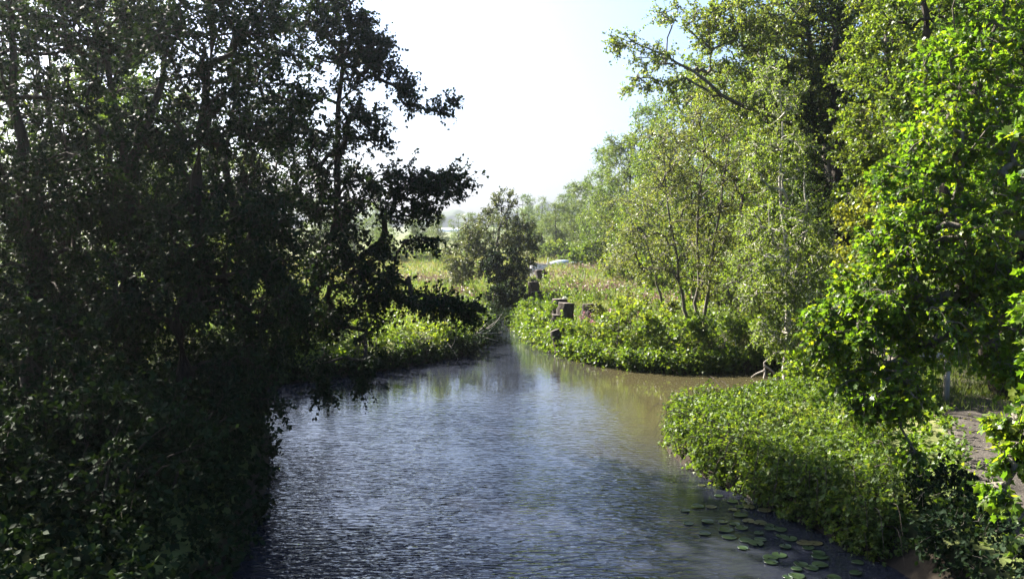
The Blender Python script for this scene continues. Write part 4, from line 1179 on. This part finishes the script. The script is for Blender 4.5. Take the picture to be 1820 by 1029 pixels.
def wat(px, py):
    u, v = (px - PX0) / F_PX, (PY0 - py) / F_PX
    t = CAM_Z / (math.sin(PITCH) - v * math.cos(PITCH))
    return np.array((u * t, t * (math.cos(PITCH) + v * math.sin(PITCH)), 0.0))
prng = random.Random(3)
edges = (870, 896, 912, 938, 964, 982, 1006, 1040)
rows = ("first", "second", "third", "fourth", "fifth", "sixth", "seventh", "eighth")
places = ("leftmost", "second from left", "third from left", "fourth from left", "fifth from left", "sixth from left", "seventh from left", "eighth from left", "ninth from left", "tenth from left", "eleventh from left", "twelfth from left")
pad_label = {}
for r_ in range(8):
    inrow = sorted([k for k, p in enumerate(pads) if sum(p[1] >= e for e in edges) == r_], key=lambda k: pads[k][0])
    for j, k in enumerate(inrow):
        hue = "yellowing" if pads[k][2] else "dull green"
        pad_label[k] = f"{hue} lily pad, {places[j]} in the {rows[r_]} row from the far end" if len(inrow) > 1 else f"{hue} lily pad floating alone in the {rows[r_]} row from the far end"
for k, (px, py, c) in enumerate(pads):
    q = wat(px, py)
    me = prng.choice(yellow if c else green)
    o = link("lily_pad", me, None, (q[0], q[1], .004 + .004 * (k % 4)))
    o.rotation_euler = (0, 0, prng.uniform(0, 6.28))
    s = prng.uniform(.8, 1.25) * (1.0 if k else .9); o.scale = (s, s, 1)
    lab = pad_label[k]
    tag(o, lab, "lily pad", "lily pads below the bramble mound")

# ------------------------------------------------------------------ dead wood
def dead(label, at, strands, mat=WOOD_DEAD):
    root = empty("dead_branch", at); tag(root, label, "dead branch", "dead branches along the water")
    for i, (pts, r) in enumerate(strands):
        p = smooth_path(np.array(pts), 8)
        V, F = tubes([(p, np.linspace(r, r * .35, 8))], 6)
        link("limb" if i == 0 else "twig", mesh_np("limb", V, F, mat, smooth=True), root)
dead("pale broken branch standing out of the inlet beside the poplar", (7.15, 25.0, -.1),
     [([(0, 0, 0), (.05, 0, .25), (.02, .05, .52)], .04), ([(.02, .02, .45), (.25, 0, .28), (.5, -.05, .02)], .045), ([(.03, 0, .3), (-.22, 0, .2), (-.42, 0, .04)], .03), ([(.02, .05, .52), (.12, .05, .6), (.3, .1, .62)], .02)])
dead("thin grey sticks leaning on the bank at the back of the inlet", (6.75, 26.6, .1),
     [([(0, 0, 0), (.02, 0, .45), (0, .05, .8)], .022), ([(.0, 0, .55), (-.35, 0, .40), (-.75, .05, .2)], .022), ([(-.05, 0, .75), (-.35, .05, .65), (-.65, .1, .45)], .016), ([(.05, 0, .35), (.35, 0, .3), (.6, -.1, -.1)], .018)], BARK_PALE)
dead("pale crooked stick hanging into the water under the bright bramble bush", (2.85, 27.6, .05),
     [([(.5, .1, .42), (.25, 0, .22), (0, 0, -.05)], .03), ([(.25, 0, .22), (.05, .05, .28), (-.15, .1, .3)], .015)])
dead("bare pale twigs fanning out at the left lip of the stream", (-1.1, 31.6, .2),
     [([(-.5, .2, .1), (0, 0, .35), (.55, -.1, .75)], .03), ([(-.3, .1, .2), (.1, 0, .55), (.3, -.1, 1.05)], .022), ([(-.1, 0, .3), (.3, -.1, .3), (.75, -.2, .35)], .02), ([(-.2, 0, .2), (.2, -.2, .15), (.6, -.3, .05)], .02), ([(.1, 0, .4), (.45, 0, .6), (.75, .1, 1.0)], .014)])
dead("grey stick poking from the far left bank into the bay", (-2.0, 28.9, .1), [([(-.3, .3, .5), (0, 0, .25), (.25, -.3, -.1)], .025), ([(0, 0, .25), (.1, -.1, .4), (.15, -.1, .6)], .012)])

# ================================================================== grass and ground plants (nobody could count them)
rng = np.random.default_rng(77)
def grass_field(name, n, xr, yr, hgt, wid, mat_tint, keep=None, power=1.0):
    y = yr[0] + (yr[1] - yr[0]) * rng.random(n) ** power
    x = rng.uniform(0, 1, n) * (xr[1] - xr[0]) + xr[0]
    if keep is not None:
        x = x * (y / yr[1]) ** .8 if keep == 'cone' else x
    sd = river_sd(x, y)
    tall = .45 + .55 * (.5 + .5 * wob(x, y, .8, 3))
    for lab_, sy, st_ in stumps:
        for f_, t_, r_ in st_:
            q_ = P(*f_, sy); sd = np.where((x - q_[0]) ** 2 + ((y - sy + .35) * .6) ** 2 < (r_ + .28) ** 2, 0, sd)
    k = (sd > .12) & (poly_sd(MP, np.stack([x, y], 1)) < 0)
    x, y, tall = x[k], y[k], tall[k]
    z = H(x, y)
    p = np.stack([x, y, z - .02], 1)
    m = len(p)
    fwd = rng.normal(size=(m, 3)) * .33; fwd[:, 2] = 1
    nr = rng.normal(size=(m, 3)); nr[:, 2] *= .2
    size = hgt * tall * rng.uniform(.5, 1.3, m)
    patch = .5 + .5 * wob(x, y, .33, 7) * 1.1
    tint = np.clip(mat_tint + .50 * (patch - .5) + rng.normal(size=m) * .13 + .10 * np.clip((y - 45) / 40, 0, 1), 0, 1)
    v, fs = BLADE
    V, F, T = scatter((v, fs), p, fwd, nr, size, tint, wide=wid)
    o = link(name, mesh_np(name, V, F, L_GRASS, T)); tag(o, kind='stuff')
grass_field("meadow_grass", 76000, (-16, 14), (24, 60), .50, .07, .36)
grass_field("meadow_grass", 44000, (-26, 14), (58, 130), .60, .14, .44)
grass_field("bank_grass", 26000, (3, 13), (17, 26), .40, .06, .30)
grass_field("path_grass", 16000, (5.6, 14), (8, 18), .26, .06, .30) if False else None
# sorrel in seed, tinting patches of the meadow red-brown, and darker dock clumps
L_SORREL = leaf_mat("sorrel_seed", [(0, (.13, .075, .06)), (1, (.24, .15, .125))], trans=(1, 1, 1), fac=.3)
pts = []
for (qx, qy, sx_, sy_, n) in ((4.6, 50, 1.5, 2.0, 190), (3.0, 63, 1.4, 2.5, 110), (4.6, 33.5, .6, .9, 60), (6.6, 40, .9, 1.6, 80), (-5.5, 58, 1.4, 3, 150), (6.0, 76, 1.0, 3, 90), (-2.6, 46, .7, 2, 50)):
    pts.append(np.stack([rng.normal(qx, sx_, n), rng.normal(qy, sy_, n)], 1))
e = np.concatenate(pts); e = e[river_sd(e[:, 0], e[:, 1]) > .2]
b0 = np.stack([e[:, 0], e[:, 1], H(e[:, 0], e[:, 1])], 1); hgt = rng.uniform(.35, .75, len(e))
q = (b0[:, None] + np.array((0, 0, 1.0)) * (hgt[:, None] * np.linspace(.65, 1.05, 6)[None])[..., None] + rng.normal(size=(len(e), 6, 3)) * .03).reshape(-1, 3)
fw = rng.normal(size=q.shape); fw[:, 2] += 1
V, F, T = scatter(DIAM, q, fw, rng.normal(size=q.shape), .10 * rng.uniform(.6, 1.3, len(q)), rng.random(len(q)))
tag(link("sorrel_plants", mesh_np("sorrel_plants", V, F, L_SORREL, T)), kind='stuff')
n = 240
y = rng.uniform(40, 96, n); x = rng.uniform(-11, 8, n)
k = (river_sd(x, y) > .4) & (wob(x, y, .45, 4) > -.1)
x, y = x[k], y[k]
C = np.stack([x, y, H(x, y) + rng.uniform(.1, .5, len(x))], 1)
V, F, T, TV, TF = leaves_on(C, np.full(len(C), .38), 4, 6, DIAM, .17, rng, .2, .7, np.clip(.35 + rng.normal(size=len(x)) * .2, 0, 1), None, r=.004)
tag(link("dock_plants", mesh_np("dock_plants", V, F, L_WOOD, T)), kind='stuff')
# broad-leaved herbs mixed in the grass
n = 5200
y = 24.5 + 30 * rng.random(n) ** 1.5; x = rng.uniform(-9, 12, n) * (.5 + .5 * y / 55)
sd = river_sd(x, y); k = (sd > .05) & (wob(x, y, .7, 9) + rng.normal(size=n) * .35 + 1.2 * np.exp(-sd / .8) > .25)
x, y = x[k], y[k]
C = np.stack([x, y, H(x, y) + rng.uniform(.08, .42, len(x))], 1)
V, F, T, TV, TF = leaves_on(C, np.full(len(C), .22), 3, 6, DIAM, .095, rng, .2, .7, np.clip(.5 + .3 * wob(x, y, 1.3, 2) + rng.normal(size=len(x)) * .15, 0, 1), None, r=.004)
tag(link("meadow_plants", mesh_np("meadow_plants", V, F, L_HERB, T)), kind='stuff')
n = 2600
q = rng.uniform(0, 1, n); i = rng.integers(0, len(RIVER), n); a = RIVER[i]; b = RIVER[(i + 1) % len(RIVER)]
e = a + (b - a) * q[:, None] + rng.normal(size=(n, 2)) * .14
sd = river_sd(e[:, 0], e[:, 1]); k = (e[:, 1] > 21.5) & (e[:, 1] < 56) & (np.abs(e[:, 0]) < 14) & (sd > -.28)
e = e[k]
for extra in range(2):
    e = np.concatenate([e, e[: len(e) // (1 + extra)] + rng.normal(size=(len(e) // (1 + extra), 2)) * .10])
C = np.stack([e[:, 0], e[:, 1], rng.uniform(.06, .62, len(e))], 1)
for part, lm in ((C[:, 0] < 0, L_DARKIVY), (C[:, 0] >= 0, L_WOOD)):  # left plants get the dark leaf to colour in the bank front's shade
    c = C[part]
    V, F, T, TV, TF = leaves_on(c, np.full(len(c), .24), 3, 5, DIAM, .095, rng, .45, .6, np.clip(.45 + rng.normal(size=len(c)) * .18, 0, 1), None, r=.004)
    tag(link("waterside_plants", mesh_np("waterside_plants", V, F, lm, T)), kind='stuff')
# dark ivy and nettles carpeting the left bank
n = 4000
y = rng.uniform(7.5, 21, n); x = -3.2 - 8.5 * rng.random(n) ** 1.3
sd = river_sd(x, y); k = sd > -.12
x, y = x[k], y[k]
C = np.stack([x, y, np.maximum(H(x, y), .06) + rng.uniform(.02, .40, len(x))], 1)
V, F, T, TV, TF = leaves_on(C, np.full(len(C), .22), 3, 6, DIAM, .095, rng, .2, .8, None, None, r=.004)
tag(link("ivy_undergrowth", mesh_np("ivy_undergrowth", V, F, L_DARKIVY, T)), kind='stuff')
# low plants edging the path and under the maples
n = 2600
y = rng.uniform(8, 24, n); x = rng.uniform(5.5, 15, n)
d = np.abs(x - np.interp(y, pc[:, 1], pc[:, 0])); k = (d > 1.1) & (poly_sd(MP, np.stack([x, y], 1)) < -.1) & (river_sd(x, y) > .1)
x, y = x[k], y[k]
C = np.stack([x, y, H(x, y) + rng.uniform(.04, .35, len(x))], 1)
V, F, T, TV, TF = leaves_on(C, np.full(len(C), .22), 3, 6, DIAM, .095, rng, .2, .8, None, None, r=.004)
tag(link("path_plants", mesh_np("path_plants", V, F, L_HERB, T)), kind='stuff')
# leaf litter and pebbles on the path
n = 260
t = rng.random(n) * (len(pc) - 1); x = np.interp(t, range(len(pc)), pc[:, 0]) + rng.uniform(-.9, .9, n); y = np.interp(t, range(len(pc)), pc[:, 1])
C = np.stack([x, y, H(x, y) + .05], 1)
fw = rng.normal(size=(n, 3)); fw[:, 2] *= .1
V, F, T = scatter(OVAL, C, fw, np.tile((0, 0, 1.0), (n, 1)) + rng.normal(size=(n, 3)) * .2, .07 * rng.uniform(.5, 1.3, n), rng.uniform(.6, 1, n))
tag(link("leaf_litter", mesh_np("leaf_litter", V, F, L_GOLD, T)), kind='stuff')
# reeds standing in the shallows at the stream mouth
def reeds(label, at, r, n, seed, h=.6):
    rng = np.random.default_rng(seed)
    p = np.stack([at[0] + rng.normal(size=n) * r[0], at[1] + rng.normal(size=n) * r[1], np.full(n, -.05)], 1)
    fwd = rng.normal(size=(n, 3)) * .22; fwd[:, 2] = 1
    V, F, T = scatter(BLADE, p - np.array((*at, 0)), fwd, rng.normal(size=(n, 3)) * np.array((1, 1, .2)), h * rng.uniform(.5, 1.2, n), np.clip(.45 + rng.normal(size=n) * .15, 0, 1), wide=.035)
    o = link("reed_clump", mesh_np("reed_clump", V, F, L_GRASS, T), None, (at[0], at[1], 0)); tag(o, label, "reeds", "reeds at the stream mouth")
reeds("sparse reeds standing in the water at the right of the stream mouth", (.75, 34.3), (.18, .5), 70, 401)
reeds("pale reeds in the narrow stream below the willow", (.15, 38.5), (.25, .8), 90, 402, .5)

# ------------------------------------------------------------------ thin far haze, also shaped to imitate a lens-glare veil on the left
hz = np.array([(x, y, z) for x in (-1480, 1480) for y in (-58, 1400) for z in (-2.2, 60)], float)
m_haze = bpy.data.materials.new("haze_veil"); m_haze.use_nodes = True
nt = m_haze.node_tree; nt.nodes.clear(); out = nt.nodes.new('ShaderNodeOutputMaterial')
pv = N(nt, 'ShaderNodeVolumePrincipled'); pv.inputs['Color'].default_value = (.92, .95, 1, 1); pv.inputs['Density'].default_value = .0005; pv.inputs['Anisotropy'].default_value = .86
nt.links.new(pv.outputs[0], out.inputs['Volume'])
tag(link("haze", mesh_np("haze", hz, np.array([(0, 1, 3, 2), (4, 6, 7, 5), (0, 4, 5, 1), (2, 3, 7, 6), (0, 2, 6, 4), (1, 5, 7, 3)]), m_haze)), kind='stuff')

tri = sum(len(m.loops) - 2 * len(m.polygons) for m in bpy.data.meshes)
print("TRIANGLES", tri, "objects", len(bpy.data.objects))
